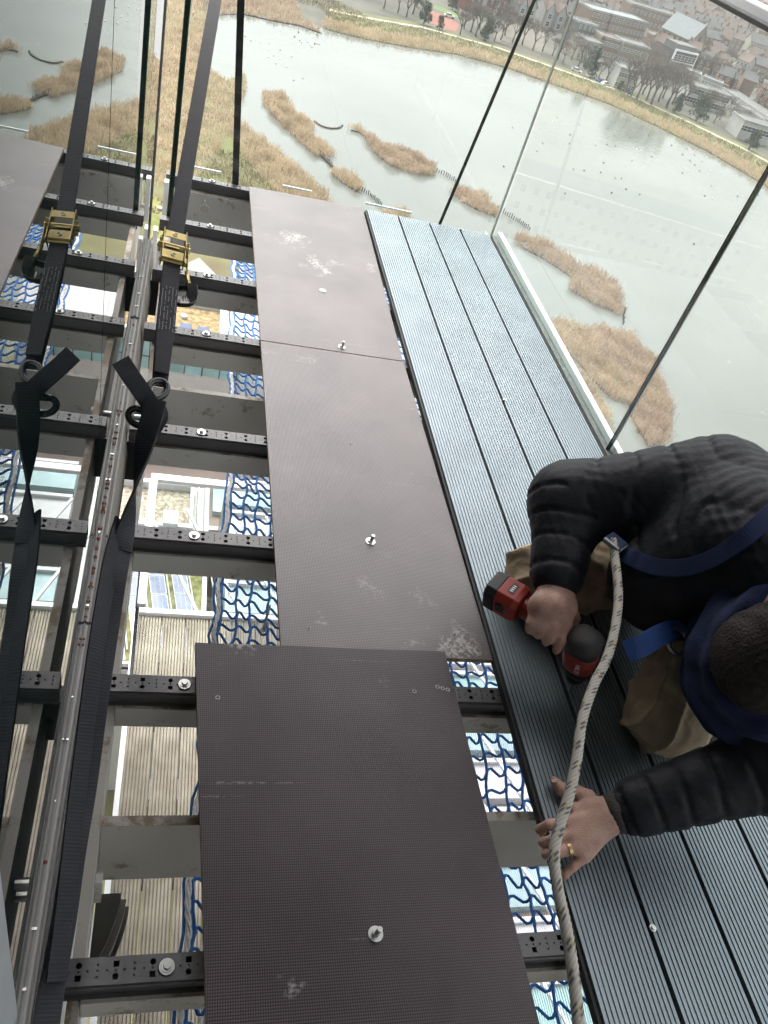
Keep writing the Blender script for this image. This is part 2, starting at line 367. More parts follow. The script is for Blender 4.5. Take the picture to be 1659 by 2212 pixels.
for (yf, z1, zb) in ((3.372, -0.07, -0.30), (1.962, -0.07, -0.29), (0.664, -0.07, -0.29), (-0.6, -.07, -.29)):
    MB().box(-0.033, XR, yf, yf+0.018, zb, z1-0.001).build('cantilever_plate', M_steel, frame)
    MB().box(-0.033, XR, yf, yf+0.018, z1-0.001, z1).build('plate_edge', M_steeltop, frame)
MB().box(-0.052, -0.034, -0.9, 3.44, -0.27, -0.071).build('edge_plate', M_steel, frame)
MB().box(-0.052, -0.034, -0.9, 3.44, -0.071, -0.069).build('edge_plate_top', M_steeltop, frame)
MB().box(1.366, 1.374, -0.9, 3.50, -0.27, -0.03).build('outer_edge_plate', M_steel, frame)
MB().box(-0.05, 1.374, 3.44, 3.452, -0.30, -0.05).build('end_plate', M_steel, frame)
# black hangers under the rail ends, bolts through the edge plate, lifting eye
for y in (2.611, 1.739, 0.944): MB().box(-0.090, -0.054, y-0.040, y-0.002, -0.20, -0.067).build('rail_bracket', M_black, frame)
for (y, z) in ((0.60, -0.14), (0.60, -0.19), (1.9, -.14), (3.31, -.14)):
    MB().tube([(-0.10, y, z), (-0.0535, y, z)], 0.010, 10).build('threaded_stud', M_bolt, frame)
    MB().tube([(-0.0335, y, z), (-0.022, y, z)], 0.016, 6).build('hex_nut', M_steel, frame)
eye = [(0.085 + 0.020*math.cos(a), 3.362, -0.128 + 0.020*math.sin(a)) for a in np.linspace(0, 2*math.pi, 19)[:-1]]
MB().tube(eye, 0.0035, 6, closed=True).tube([(0.085, 3.362, -0.108), (0.085, 3.362, -0.088)], 0.003, 6).build('lifting_eye', M_steel, frame)
# curved grey gusset under the near bay
def arc(r, z0, z1, m_):
    pts = [(-0.033, 0.660)] + [(-0.287 + r*math.cos(a), 0.679 + r*math.sin(a)) for a in np.linspace(-.06, -.62, 14)]; pts = [p for p in pts if p[0] > -.034] + [(-0.033, .50)]
    MB().prism(pts, z0, z1).build('curved_gusset', m_, frame)
arc(.300, -.37, -.345, mat('dark_grey_paint', (0.13, 0.127, 0.118), 0.5, 0, .15, 8)); arc(.311, -.40, -.375, mat('grey_rim', (0.30, 0.29, 0.27), 0.4)); arc(.318, -.43, -.41, mat('dark_grey_paint', ()))
# far trim (white strips in a mossy channel) and right-hand trim
MB().box(0.0, XR, 3.456, 3.50, -0.07, -0.055).build('end_channel', mat('mossy_channel', (0.05, 0.05, 0.035), 0.9, 0, 0.6, 40, 0.3, 200), frame)
for (x0, x1) in ((-0.02, 0.142), (0.405, 0.535), (0.78, 1.0)): MB().box(x0, x1, 3.503, 3.509, -0.020, -0.012).build('end_trim', M_white, frame)
MB().box(1.398, 1.421, -0.9, 3.43, -0.04, 0.010).build('side_trim', M_white, frame, bevel=0.002)
MB().box(1.3745, 1.397, -0.9, 3.43, -0.05, -0.012).build('side_channel', mat('sealant_grey', (0.12, 0.13, 0.125), 0.6), frame)

# ================================================================== composite deck boards
deck = thing('decking', 'blue grey ribbed aluminium deck boards along the glass balustrade', 'decking', (0, 0, 0))
def board(w, nrib, d=0.0025, t=0.024):
    p = w / nrib; pr = [(0, -t)]
    for k in range(nrib):
        a = k * p; g = p * 0.13
        pr += [(a + g, -d), (a + g + .0004, 0), (a + p - g - .0004, 0), (a + p - g, -d)]
    pr += [(w, -t)]
    mb = MB(); sweep_y(mb, pr[::-1], -1.2, 3.40); return mb.mesh('deck_board', M_alu)
BM = board(0.1395, 15)
for k in range(4): inst('deck_board', BM, deck, (0.7685 + k * 0.1463, 0, 0))
for k in range(3):
    x = 0.7685 + k * 0.1463 + 0.1395
    MB().box(x-0.004, x+0.0108, -1.2, 3.39, -0.030, -0.012).build('joint_strip', M_gap, deck)
MB().box(0.762, 0.7682, -1.2, 3.40, -0.024, -0.006).build('edge_strip', M_gap, deck)
for (x, y) in ((0.918, 0.43), (1.065, 2.05), (1.21, 3.39)):
    c = MB().cyl((x, y), 0.0065, -0.010, 0.002, 12).cyl((x, y), 0.004, 0.002, 0.005, 6).build('fixing_clip', M_bolt, deck)

# ================================================================== phenolic ply sheets
def sheet(pts, z1, t, label, m_=M_ply):
    o = thing('plywood_sheet', label, 'plywood sheet', (0, 0, 0), 0, 'brown plywood walkway sheets')
    MB().prism(pts, z1-0.0008, z1).build('face', m_, o)
    MB().prism([(p[0], p[1]) for p in pts], z1-t, z1-0.0008).build('core', M_plyed, o)
    return o
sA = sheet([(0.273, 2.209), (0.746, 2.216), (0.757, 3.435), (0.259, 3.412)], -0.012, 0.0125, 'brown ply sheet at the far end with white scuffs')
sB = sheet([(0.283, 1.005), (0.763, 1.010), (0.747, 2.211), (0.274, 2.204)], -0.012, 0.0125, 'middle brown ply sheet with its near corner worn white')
sC = sheet([(0.2, -0.75), (0.672, -0.75), (0.643, 1.014), (0.106, 1.006)], 0.0035, 0.0125, 'nearest brown ply sheet, shade in its colour, overlapping the middle one', M_ply2)
def fixing(x, y, z, par, kind):
    if kind == 2:
        MB().cyl((x, y), 0.0125, z, z+0.002, 20).cyl((x, y), 0.0065, z+0.002, z+0.006, 6).cyl((x+.002, y), 0.0045, z+.006, z+.022, 10).build('screw', M_bolt, par)
    elif kind == 1:
        MB().cyl((x, y), 0.0125, z, z+0.002, 20).cyl((x, y), 0.0055, z+0.002, z+0.004, 10).build('washer', M_bolt, par)
    else:
        ring = [(x+.0038*math.cos(a), y+.0038*math.sin(a), z+.0004) for a in np.linspace(0, 2*math.pi, 13)[:-1]]
        MB().tube(ring, 0.0010, 5, closed=True).build('screw_hole', M_stitch, par)
        MB().cyl((x, y), 0.0028, z, z+0.0006, 10).build('hole_shadow', M_gap, par)
for q, k, par, z in (((697, 628), 1, sA, -.012), ((738, 750), 2, sA, -.012), ((757, 958), 0, sB, -.012), ((800, 1170), 2, sB, -.012), ((667, 1357), 0, sB, -.012), ((982, 1371), 0, sB, -.012),
                  ((811, 2018), 2, sC, .0035), ((895, 1494), 0, sC, .0035), ((945, 1484), 0, sC, .0035), ((956, 1487), 0, sC, .0035), ((967, 1490), 0, sC, .0035), ((470, 1507), 0, sC, .0035)):
    p = onz(q[0], q[1], z); fixing(p.x, p.y, z, par, k)

# ================================================================== balustrades
bal = thing('glass_balustrade', 'frameless glass balustrade with white handrail along the right of the deck', 'balustrade', (1.3985, 0, 0))
for (y0, y1) in ((-1.2, 1.862), (1.876, 3.40)): MB().box(-0.022, -0.005, y0, y1, -0.03, 1.145).build('glass_pane', M_glass, bal)
MB().box(-0.018, -0.009, 1.8645, 1.8735, -0.02, 1.14).build('gasket', M_black, bal)
MB().box(-0.008, -0.006, 1.8635, 1.8745, -0.02, 1.14).build('gasket_lip', M_white, bal)
MB().box(-0.0025, 0.075, -1.2, 3.46, 1.150, 1.178).build('handrail', M_white, bal, bevel=0.004)
MB().box(-0.024, -0.003, -1.2, 3.46, 1.139, 1.1495).build('handrail_channel', M_black, bal)
endb = thing('glass_end_screen', 'glass end screen with two black leaning bars across the far end', 'balustrade', (0, 3.425, 0))
MB().box(0.0, 1.372, 0.0, 0.017, -0.03, 1.145).build('glass_pane', M_glass, endb)
MB().box(1.3725, 1.3765, -0.002, 0.017, -0.03, 1.145).build('corner_edge', mat('pale_glass_edge', (0.25, 0.28, 0.26), 0.3), endb)
MB().box(-0.05, 1.376, -0.01, 0.04, 1.150, 1.172).build('handrail', M_white, endb, bevel=0.004)
def bar(x0, x1, w, d, y):
    M = Matrix(((1, 0, (x1-x0)/1.23, x0), (0, 1, 0, y), (0, 0, 1, 0), (0, 0, 0, 1)))
    MB().box(-w/2, w/2, 0, d, -0.10, 1.149, M).build('leaning_bar', M_black, endb)
bar(0.200, 0.068, 0.027, 0.008, 0.022); bar(1.127, 1.245, 0.013, 0.006, 0.022)
side = thing('glass_side_screen', 'narrow glass screen with dark green edge beside the window wall', 'glass screen', (-0.047, 3.0, 0))
MB().box(-0.009, 0.009, 0.012, 0.40, -0.10, 1.14).build('glass_pane', M_glass, side)
MB().box(-0.0095, 0.0095, 0.0, 0.0118, -0.10, 1.14).build('green_edge', M_edge, side, bevel=0.003)
for (x0, x1, y0, y1, z0, z1) in ((-.034, -.018, -.06, -.03, -.26, -.105), (-.034, -.016, .30, .335, -.2, -.02), (-.052, -.036, -.02, .02, -.26, -.08)):
    MB().box(x0, x1, y0, y1, z0, z1).build('clamp_bracket', M_white, side, bevel=0.002)

# ================================================================== ratchet strap
strap = thing('ratchet_strap', 'navy webbing tie-down strap with brass coloured ratchet, hooks and hanging twisted tail', 'ratchet strap', (0, 0, 0))
B1 = Vector((-0.010, 1.472, 0.612)); SH = Vector((-0.008, 1.135, 0.527))
top = Vector((0.0735, 3.43, 1.148))
dirS = (B1 - SH).normalized()
up = Vector((0.12, -0.25, 1)).normalized()
def webbing(pts, nrm, w, name, par=strap, thick=0.0024, step=0.0016, ripple=True):
    pp = smoothpath(pts, step); nn = lerpseq([tuple(n) for n in nrm], len(pp)); ww = lerpseq(w, len(pp)) if hasattr(w, '__len__') else w
    return MB().ribbon(pp, nn, ww, thick, 0.0046 if ripple else 0, 0.00045 if ripple else 0).build(name, M_strap, par)
webbing([B1 + dirS*0.012 + up*.004, Vector((.029, 2.42, .829)), Vector((.064, 3.28, 1.026)), top], [up]*4, 0.030, 'webbing_long')
webbing([B1 - dirS*0.03, SH + dirS*.20, SH + dirS*0.10, SH + dirS*0.02], [up, up, up, up], [.031, .031, .031, .024], 'webbing_short', thick=.004)
webbing([B1 - dirS*0.06 - up*.004, SH + dirS*.20 - up*.010, SH + dirS*0.10 - up*.008, SH - up*.01], [up, up, up, up], [.031, .031, .031, .025], 'webbing_short', thick=.003)
mb = MB()
for r in range(5):
    for k in range(26):
        if random.random() < .2: continue
        p = SH + dirS*(0.115 + k*0.0042) + up*0.0042; b = dirS.cross(up).normalized()
        q = p + b*((r-2)*0.0060 + random.uniform(-.0006, .0006))
        mb.tube([q, q + dirS*0.0027], 0.00055, 4)
mb.build('stitching', M_stitch, strap)
# ratchet
bx = dirS.cross(up).normalized()                 # across the strap
RMx = Matrix(((bx.x, dirS.x, up.x, B1.x), (bx.y, dirS.y, up.y, B1.y), (bx.z, dirS.z, up.z, B1.z), (0, 0, 0, 1))) @ Matrix.Diagonal((.80, .92, .92, 1))
rt = MB()
for s in (-1, 1):
    rt.box(s*.0255-.0012, s*.0255+.0012, -.068, .022, -.008, .016, RMx)
rt.box(-.0240, .0240, -.006, .014, .0135, .0158, RMx).box(-.0240, .0240, .0125, .0145, .006, .0135, RMx)
rt.box(-.0240, .0240, -.062, -.038, .0085, .011, RMx).box(-.0240, .0240, -.0625, -.0600, .002, .0085, RMx)
rt.build('ratchet_frame', M_gold, strap, bevel=.001)
gw = MB()
for s in (-1, 1):
    pts = []
    for k in range(26):
        a = 2*math.pi*k/26; rr = .0155 if k % 2 else .0125
        pts.append((a, rr))
    for e in (0.0285, 0.0315):
        ring0 = [RMx @ Vector((s*e, -.022 + r*math.cos(a), .006 + r*math.sin(a))) for a, r in pts]
        ring1 = [RMx @ Vector((s*(e+.002), -.022 + r*math.cos(a), .006 + r*math.sin(a))) for a, r in pts]
        n = 26; gw.add(ring0+ring1, [tuple(range(n)), tuple(range(n, 2*n))] + [(i, (i+1) % n, (i+1) % n+n, i+n) for i in range(n)])
gw.build('gear_wheels', M_gold, strap)['kind'] = 'stuff'
sp = MB(); sp.tube([RMx @ Vector((-.037, -.022, .006)), RMx @ Vector((.037, -.022, .006))], .0062, 10)
sp.tube([RMx @ Vector((-.030, -.060, .002)), RMx @ Vector((.033, -.060, .002))], .0045, 10)
sp.box(-.020, .012, -.030, -.020, .0085, .0115, RMx); sp.build('spindle', M_gold, strap)
for yy in (.004, -.050):
    c = RMx @ Vector((0.0, yy, .0160 if yy > 0 else .0112)); ringp = [c + (bx*math.cos(a) + dirS*math.sin(a))*.0038 for a in np.linspace(0, 2*math.pi, 13)[:-1]]
    MB().tube(ringp, .0012, 5, closed=True).build('frame_hole', M_bolt, strap)
hd = MB()
hd.box(.0330, .0352, -.085, -.004, -.006, .012, RMx)
hd.tube([RMx @ Vector(p) for p in ((.0345, -.08, .003), (.039, -.105, .003), (.046, -.125, .001))], .004, 6)
hd.build('ratchet_lever', M_gold, strap)
gp = [RMx @ Vector(p) for p in ((.046, -.118, .006), (.050, -.140, .004), (.046, -.155, .0), (.025, -.160, -.004), (-.005, -.157, -.006))]
MB().ribbon(smoothpath(gp, .004), [tuple(up)]*len(smoothpath(gp, .004)), .020, .010).build('lever_grip', M_hook, strap)
MB().tube([RMx @ Vector(p) for p in ((-.005, -.120, -.010), (.020, -.118, -.010), (.046, -.120, .0))], .006, 8).build('lever_grip_bar', M_hook, strap)
# hook rings, knot and the tail of the strap
def ringpath(c, ax, ay, ra, rb, n=28): return [c + ax*(ra*math.cos(2*math.pi*k/n)) + ay*(rb*math.sin(2*math.pi*k/n)) for k in range(n)]
def R3(px, py, x): r = ray(px, py); t = x / r.x; return Vector((x, r.y*t, CH + r.z*t))
vw = Vector((0, -.62, .78)).normalized()
c1 = Vector((-0.012, 1.118, 0.524)); a1 = (dirS*0.9 + bx*0.45).normalized(); b1 = a1.cross(vw).normalized()
MB().tube(ringpath(c1, a1, b1, .021, .014), .0056, 10, closed=True).build('hook_ring', M_hook, strap, smooth=True)
c2 = Vector((-0.034, 1.080, 0.492)); a2 = (bx*0.85 - dirS*0.25).normalized(); b2 = a2.cross(vw).normalized()
MB().tube(ringpath(c2, a2, b2, .019, .014), .0056, 10, closed=True).build('hook_ring', M_hook, strap, smooth=True)
tip = Vector((-0.072, 1.122, 0.568))
webbing([Vector((-.014, 1.078, .512)), Vector((-.034, 1.093, .532)), Vector((-.054, 1.108, .550)), tip], [(.25, -.75, .6), (.2, -.7, .7), (.2, -.65, .72), (.2, -.65, .72)], .030, 'webbing_end', thick=.003)
webbing([Vector((-.030, 1.10, .50)), Vector((-.012, 1.075, .517)), Vector((-.006, 1.06, .505)), Vector((-.020, 1.055, .470))], [(0, -.3, 1), (.2, -.5, .8), (.6, -.6, .3), (.5, -.8, 0)], .034, 'webbing_knot', thick=.004)
# twisted part then the long run back to the near end
pth = [ony(338, 862, 1.075), ony(321, 925, 1.04), ony(306, 990, 1.00), ony(292, 1055, .96), ony(278, 1120, .92), ony(262, 1190, .872)]
tw = []
for k, p in enumerate(pth):
    tg = (pth[min(k+1, 5)]-pth[max(k-1, 0)]).normalized(); tw.append(tuple(Matrix.Rotation(math.pi*(k/5.)**1.3 + .15, 3, tg) @ Vector((.25, -.35, .9))))
webbing(pth, tw, [.032, .034, .034, .030, .030, .030], 'webbing_twist', thick=.004)
low = [pth[-1], ony(250, 1255, .82), ony(236, 1345, .765), ony(212, 1500, .665), ony(186, 1690, .565), ony(160, 1840, .48), ony(138, 1990, .405), ony(108, 2160, .325), ony(86, 2330, .25)]
webbing(low, [(.25, -.3, .9)]*9, .030, 'webbing_tail', thick=.003)
low2 = [pth[-2] + Vector((-.010, .0, -.008)), ony(238, 1220, .84), ony(208, 1400, .71), ony(182, 1600, .60), ony(160, 1780, .505), ony(140, 1960, .415), ony(120, 2120, .34)]
webbing(low2, [(.75, -.3, .6)]*7, .030, 'webbing_tail', thick=.003)
lp = [Vector((-.075, 1.44, .56)), Vector((-.060, 1.33, .45)), Vector((-.078, 1.20, .34)), Vector((-.085, 1.15, .33)), Vector((-.075, 1.13, .40)), Vector((-.066, 1.115, .50))]
# ================================================================== balcony one storey below
ZL = -2.85
M_timber = mat('weathered_timber', (0.27, 0.235, 0.185), 0.85, 0, 0.25, 5, 0.2, 150, var2=(0.40, 0.355, 0.285))
low_b = thing('lower_balcony', 'timber decked balcony one storey below with white handrail', 'balcony', (0, 0, ZL))
def tboard(w, ng):
    p = w/ng; pr = [(0, -.03)]
    for k in range(ng): a = k*p; pr += [(a, 0), (a+p*.68, 0), (a+p*.70, -.014), (a+p*.98, -.014)]
    pr += [(w, 0), (w, -.03)]
    mb = MB(); sweep_y(mb, pr[::-1], -2.2, 3.38); return mb.mesh('board', M_timber)
TB = tboard(0.142, 8)
for k in range(10): inst('board', TB, low_b, (-0.02 + k*0.1485, 0, 0))
M_steeld = mat('dark_joist', (0.05, 0.05, 0.048), 0.8)
for k in range(12): MB().box(-0.02, 1.46, -1.9+k*.45, -1.78+k*.45, -.10, -.031).build('joist', M_white if k % 2 else M_steeld, low_b)
MB().box(-0.03, 1.47, 3.385, 3.42, -0.10, 0.03).build('end_upstand', M_white, low_b)
MB().box(-0.05, -0.022, -2.2, 3.42, -0.10, 0.02).build('side_upstand', M_white, low_b)
MB().box(-0.027, 1.47, 3.45, 3.502, 1.08, 1.11).build('handrail', M_white, low_b, bevel=.006)
MB().box(-0.030, 0.010, 2.55, 3.449, 1.08, 1.11).build('handrail', M_white, low_b, bevel=.006)
MB().box(-0.02, 1.46, 3.462, 3.474, -.05, 1.079).build('glass_pane', M_glass, low_b)
MB().box(-0.036, -0.024, 2.9, 3.44, 0.02, 1.079).build('glass_pane', M_glass, low_b)
MB().box(-0.040, -0.020, 2.86, 2.90, -.1, 1.079).build('glass_edge', M_edge, low_b)
MB().box(1.462, 1.476, -2.2, 3.45, -.05, 1.079).build('glass_pane', M_glass, low_b)
MB().box(1.452, 1.49, -2.2, 3.449, 1.08, 1.11).build('handrail', M_white, low_b)
# balcony one storey above, same frame and boards; its underside shades the near deck
up_b = thing('upper_balcony', 'balcony one storey above with grey soffit over the near deck', 'balcony', (0, 0, 2.85))
MB().box(-0.052, 1.42, -2.2, 3.44, -0.10, 0.0).build('soffit', mat('grey_soffit', (.42, .42, .41), .7, 0, .06, 3), up_b)
MB().box(-0.052, 1.43, 3.441, 3.47, -0.22, 0.03).build('end_fascia', M_steel, up_b)
MB().box(1.421, 1.44, -2.2, 3.44, -0.22, 0.03).build('side_fascia', M_steel, up_b)
# ================================================================== safety net
net = thing('safety_net', 'blue knotted safety net with white rope slung under the balcony', 'safety net', (0, 0, 0))
M_net = mat('blue_cord', (0.009, 0.110, 0.34), 0.7, 0, 0.3, 30)
M_rope0 = mat('white_twine', (0.62, 0.61, 0.60), 0.8, 0, .15, 80)
ZN = -0.78; CE = 0.056
def xb(y): return 0.185 + 0.062*(y-0.8) if y < 2.4 else 0.284 + 0.012*(y-2.4)
def netpt(i, j, wob=True):
    y = -0.15 + j*CE; x = xb(y) + i*CE
    sag = -0.10*math.sin(min(1, max(0, i/22.))*math.pi) - 0.02*math.sin(j*.4)
    return Vector((x + 0.006*math.sin(j*1.7+i) + .004*math.sin(i*2.3), y + 0.010*math.sin(i*1.3+j*.7), ZN + sag + .004*math.sin(i*3.1+j*2.2)))
NI, NJ = 24, 86
mb = MB()
for i in range(NI):
    pts = []
    for j in range(NJ): 
        p = netpt(i, j); pts.append(p); pts.append((p+netpt(i, j+1))/2 + Vector((0.003*math.sin(j*2+i), 0, 0)))
    mb.tube(pts, 0.0047, 5, caps=False)
for j in range(NJ):
    pts = []
    for i in range(NI-1):
        a, b = netpt(i, j), netpt(i+1, j)
        pts += [a + (b-a)*(q/6.) + Vector((0, 0.014*math.sin(2*math.pi*q/6.)*(1+.3*math.sin(i*5+j*3)), -.005*math.sin(math.pi*q/6.))) for q in range(6)]
    pts.append(netpt(NI-1, j)); mb.tube(pts, 0.0047, 5, caps=False)
cords = mb.build('cords', M_net, net)
mb = MB()
for j in range(NJ):
    for i in range(NI):
        p = netpt(i, j); d = Vector((.004, .009, 0)); mb.tube([p-d, p, p+d], [.0035, .0058, .0035], 5)
mb.build('knots', M_net, net)
mb = MB()
for s in (-0.018, -0.004, 0.006): mb.tube([netpt(0, j) + Vector((s + .004*math.sin(j*1.9+s*300), 0, .003*math.cos(j*2.+s*200))) for j in range(NJ)], 0.0045, 5)
mb.build('border_cords', M_net, net)
mb = MB()
for s in (0, 2.094, 4.188):
    mb.tube([netpt(0, 0) .lerp(netpt(0, NJ-1), k/400.) * 0 + (lambda f: netpt(0, int(f)).lerp(netpt(0, int(f)+1), f-int(f)))(k/400.*(NJ-2)) + Vector((-.006 + .0045*math.cos(k*.75+s), 0, .004 + .0045*math.sin(k*.75+s))) for k in range(401)], 0.0042, 5)
mb.build('white_rope', M_rope0, net)
# fine white debris sheet lying in the net: thin threads with open gaps
def shade_mat():
    mt = bpy.data.materials.new('debris_mesh'); mt.use_nodes = True; n = mt.node_tree; L = n.links.new; b = n.nodes['Principled BSDF']
    b.inputs['Base Color'].default_value = (.62, .66, .68, 1); b.inputs['Roughness'].default_value = .8
    tc = n.nodes.new('ShaderNodeTexCoord'); w = n.nodes.new('ShaderNodeTexWave'); w.bands_direction = 'X'; w.inputs['Scale'].default_value = 52; w.inputs['Distortion'].default_value = 1.0; w.inputs['Detail Scale'].default_value = 8
    L(tc.outputs['Object'], w.inputs['Vector']); cr = n.nodes.new('ShaderNodeValToRGB'); cr.color_ramp.elements[0].position = .45; cr.color_ramp.elements[1].position = .62
    cr.color_ramp.elements[0].color = (0, 0, 0, 1); cr.color_ramp.elements[1].color = (.8, .8, .8, 1)
    L(w.outputs['Fac'], cr.inputs[0]); L(cr.outputs[0], b.inputs['Alpha']); return mt
vs = []; fs = []
for j in range(NJ):
    for i in range(NI): vs.append(netpt(i, j) + Vector((0.03, 0, -.035 - .01*math.sin(i*.9+j*.5))))
for j in range(NJ-1):
    for i in range(NI-1): a = j*NI+i; fs.append((a, a+1, a+NI+1, a+NI))
MB().add(vs, fs).build('debris_sheet', shade_mat(), net, smooth=True)
MB().tube([(0.36, 1.545, -0.62), (0.362, 1.548, -0.57), (0.36, 1.54, -0.50)], 0.0035, 8).cyl((.36, 1.545), .009, -.625, -.617, 8).build('hanging_bolt', M_bolt, net)

# ================================================================== low blocks far below
M_lowhite = mat('weathered_white', (.46, .465, .47), .6, 0, .12, .8)
M_gravel = mat('pale_gravel', (0.20, 0.17, 0.12), 0.9, 0, 0.5, 5, .5, 14, var2=(.40, .36, .28))
M_sedum = mat('brown_sedum', (0.20, 0.145, 0.07), 0.95, 0, 0.45, 2.2, .6, 6, var2=(.36, .27, .13))
M_green = mat('green_sedum', (0.10, 0.12, 0.035), 0.95, 0, 0.5, 2.5, .6, 6, var2=(.22, .22, .08))
M_conc = mat('pale_render', (0.42, 0.42, 0.41), 0.8, 0, 0.06, .6)
M_stone = mat('pale_stone', (0.46, 0.445, 0.42), 0.8, 0, 0.06, .5)
M_teal = mat('teal_glazing', (0.20, 0.34, 0.33), 0.08, 0, 0.25, .4, spec=.9)
M_pv = mat('blue_cells', (0.030, 0.055, 0.13), 0.25, 0, 0.3, 5)
M_tealp = mat('pale_teal_panel', (0.26, 0.37, 0.39), 0.25, 0, 0.15, .6)
M_dkwin = mat('dark_window', (0.02, 0.025, 0.03), 0.1, 0, 0.2, 2)
ZR = -40.0
blk = thing('podium_block', 'white low block below with gravel roof and sedum strips', 'building', (0, 0, -55))
z0 = 55+ZR
MB().box(-7, 3.9, 29.5, 41.2, 0, z0).box(-7, 3.9, 41.2, 46.4, 0, z0-.3).build('wall', M_conc, blk)
MB().box(-7, 3.6, 29.7, 40.6, z0+.001, z0+.08).build('sedum_roof', M_green, blk)
MB().box(-7, 2.55, 41.7, 45.6, z0-.299, z0-.1).build('gravel_roof', M_gravel, blk)
for b in ((-7, 3.9, 29.5, 29.69, .35), (3.61, 3.9, 29.7, 46.4, .6), (-7, 3.6, 40.61, 40.95, .5), (-7, 2.8, 45.61, 46.0, .5), (2.56, 2.80, 41.3, 45.6, .45), (-7, 2.55, 41.35, 41.69, .4)):
    MB().box(b[0], b[1], b[2], b[3], z0-.2, z0+b[4]).build('parapet', M_lowhite, blk)
MB().box(0.75, 1.75, 41.1, 42.4, z0-.1, z0+.9).build('plant_box', M_lowhite, blk)
for k in range(9):
    MB().tube([(3.1, 41.4+k*.6, z0-.2), (3.1, 41.4+k*.6, z0+.9)], .03, 6).build('rail_post', M_bolt, blk)
MB().tube([(3.1, 41.4, z0+.9), (3.1, 46.2, z0+.9)], .035, 6).tube([(3.1, 41.4, z0+.45), (3.1, 46.2, z0+.45)], .025, 6).build('guard_rail', M_bolt, blk)
pvf = MB().box(-.5, .5, -.8, .8, 0, .04).mesh('panel_frame', M_lowhite); pvc = MB()
for a in range(3):
    for b in range(5): pvc.box(-.46+a*.31, -.46+a*.31+.295, -.76+b*.306, -.76+b*.306+.294, .041, .047)
pvc = pvc.mesh('cells', M_pv)
p0 = thing('solar_panel', 'blue solar panel in a white frame on the green roof', 'solar panel', (0, 0, 0), 0, 'solar panels on the green roof below')
inst('frame', pvf, p0); inst('cells', pvc, p0); first = True
a = R_(9.0); cs, sn = math.cos(a), math.sin(a)
for c in range(-4, 3):
    for r in range(6):
        lx, ly = c*1.46, r*1.66
        x = 1.55 + lx*cs - ly*sn*1.0; y = 31.0 + lx*sn + ly*cs
        if x > 3.3 or y > 40 or x < -6.5 or y < 30.4: continue
        if first: p0.location = (x, y, ZR+.25); p0.rotation_euler = (0, 0, a); first = False
        else: dup(p0, (x, y, ZR+.25), a)
mb = MB()
for c in range(-4, 3):
    lx = c*1.46 + .66
    x = 1.55 + lx*cs; y = 31 + lx*sn
    mb.tube([(x, y, ZR+.2), (x - 8.5*sn, y + 8.5*cs, ZR+.2)], .05, 4)
mb.build('panel_racks', M_lowhite, blk).matrix_parent_inverse = Matrix.Translation((0, 0, 55))
# facade block with stone cladding, glazed strip and brown roof
fb = thing('stone_block', 'pale stone clad block below with green glazing and brown sedum roof', 'building', (0, 60, -55))
zr = 19.0
MB().box(-12, 12, 0, 9.9, 0, zr).build('wall', M_stone, fb)
MB().box(-11.6, 4.0, .5, 9, zr+.001, zr+.1).build('sedum_roof', M_sedum, fb)
for b in ((-12, 12, -.06, .45, .4), (4.05, 4.9, .46, 9.9, .6), (.7, 4.04, 5.4, 6.4, .55), (-12, 4.04, 9.1, 9.9, .6)):
    MB().box(b[0], b[1], b[2], b[3], zr-.5, zr+b[4]).build('parapet', M_lowhite, fb)
for (x, y) in ((1.2, 1.4), (2.7, 1.25), (-.4, 1.5)): 
    q = inst('roof_panel', MB().box(-.5, .5, -.7, .7, .3, .36).mesh('roof_panel', M_pv), fb, (x, y, zr)); 
MB().cyl((1.0, 3.4), .28, zr+.1, zr+.35, 16).build('roof_vent', M_lowhite, fb)
for k in range(16): MB().box(-11.9+k*1.49, -11.9+k*1.49+1.40, -.05, -.001, zr-3.3, zr-.7).build('window_pane', M_teal, fb)
for k in range(17): MB().box(-12+k*1.49, -11.92+k*1.49, -.08, 0, zr-3.35, zr-.65).build('mullion', M_dkwin, fb)
MB().box(-12, 12, -.09, -.001, zr-2.1, zr-2.03).build('transom', M_dkwin, fb)
for k in range(20):
    for r in range(5): MB().box(-12+k*1.2+.01, -12+k*1.2+1.19, -.05, -.001, zr-3.5-(r+1)*1.35+.01, zr-3.5-r*1.35).build('stone_panel', M_stone, fb)
for (x, z) in ((-.4, -5.3), (3.1, -5.6), (-4, -5.3), (6.8, -5.4), (1.2, -8.4), (-2.2, -8.4)): MB().box(x-.65, x+.65, -.10, -.051, zr+z-.5, zr+z+.5).build('window', M_dkwin, fb)
ya = thing('annex_block', 'lower brown and grey annex between the two roofs', 'building', (0, 47.5, -55))
MB().box(-9, 12, 0, 9, 0, 9).build('wall', mat('brown_grey_wall', (.16, .13, .11), .8, 0, .2, .3), ya)
MB().box(-9, 12, -.1, .3, 8.9, 9.4).build('parapet', M_lowhite, ya)
for k in range(6): MB().box(-8+k*3.2, -6.4+k*3.2, 2, 5, 9.001, 9.5).build('roof_light', M_tealp, ya)
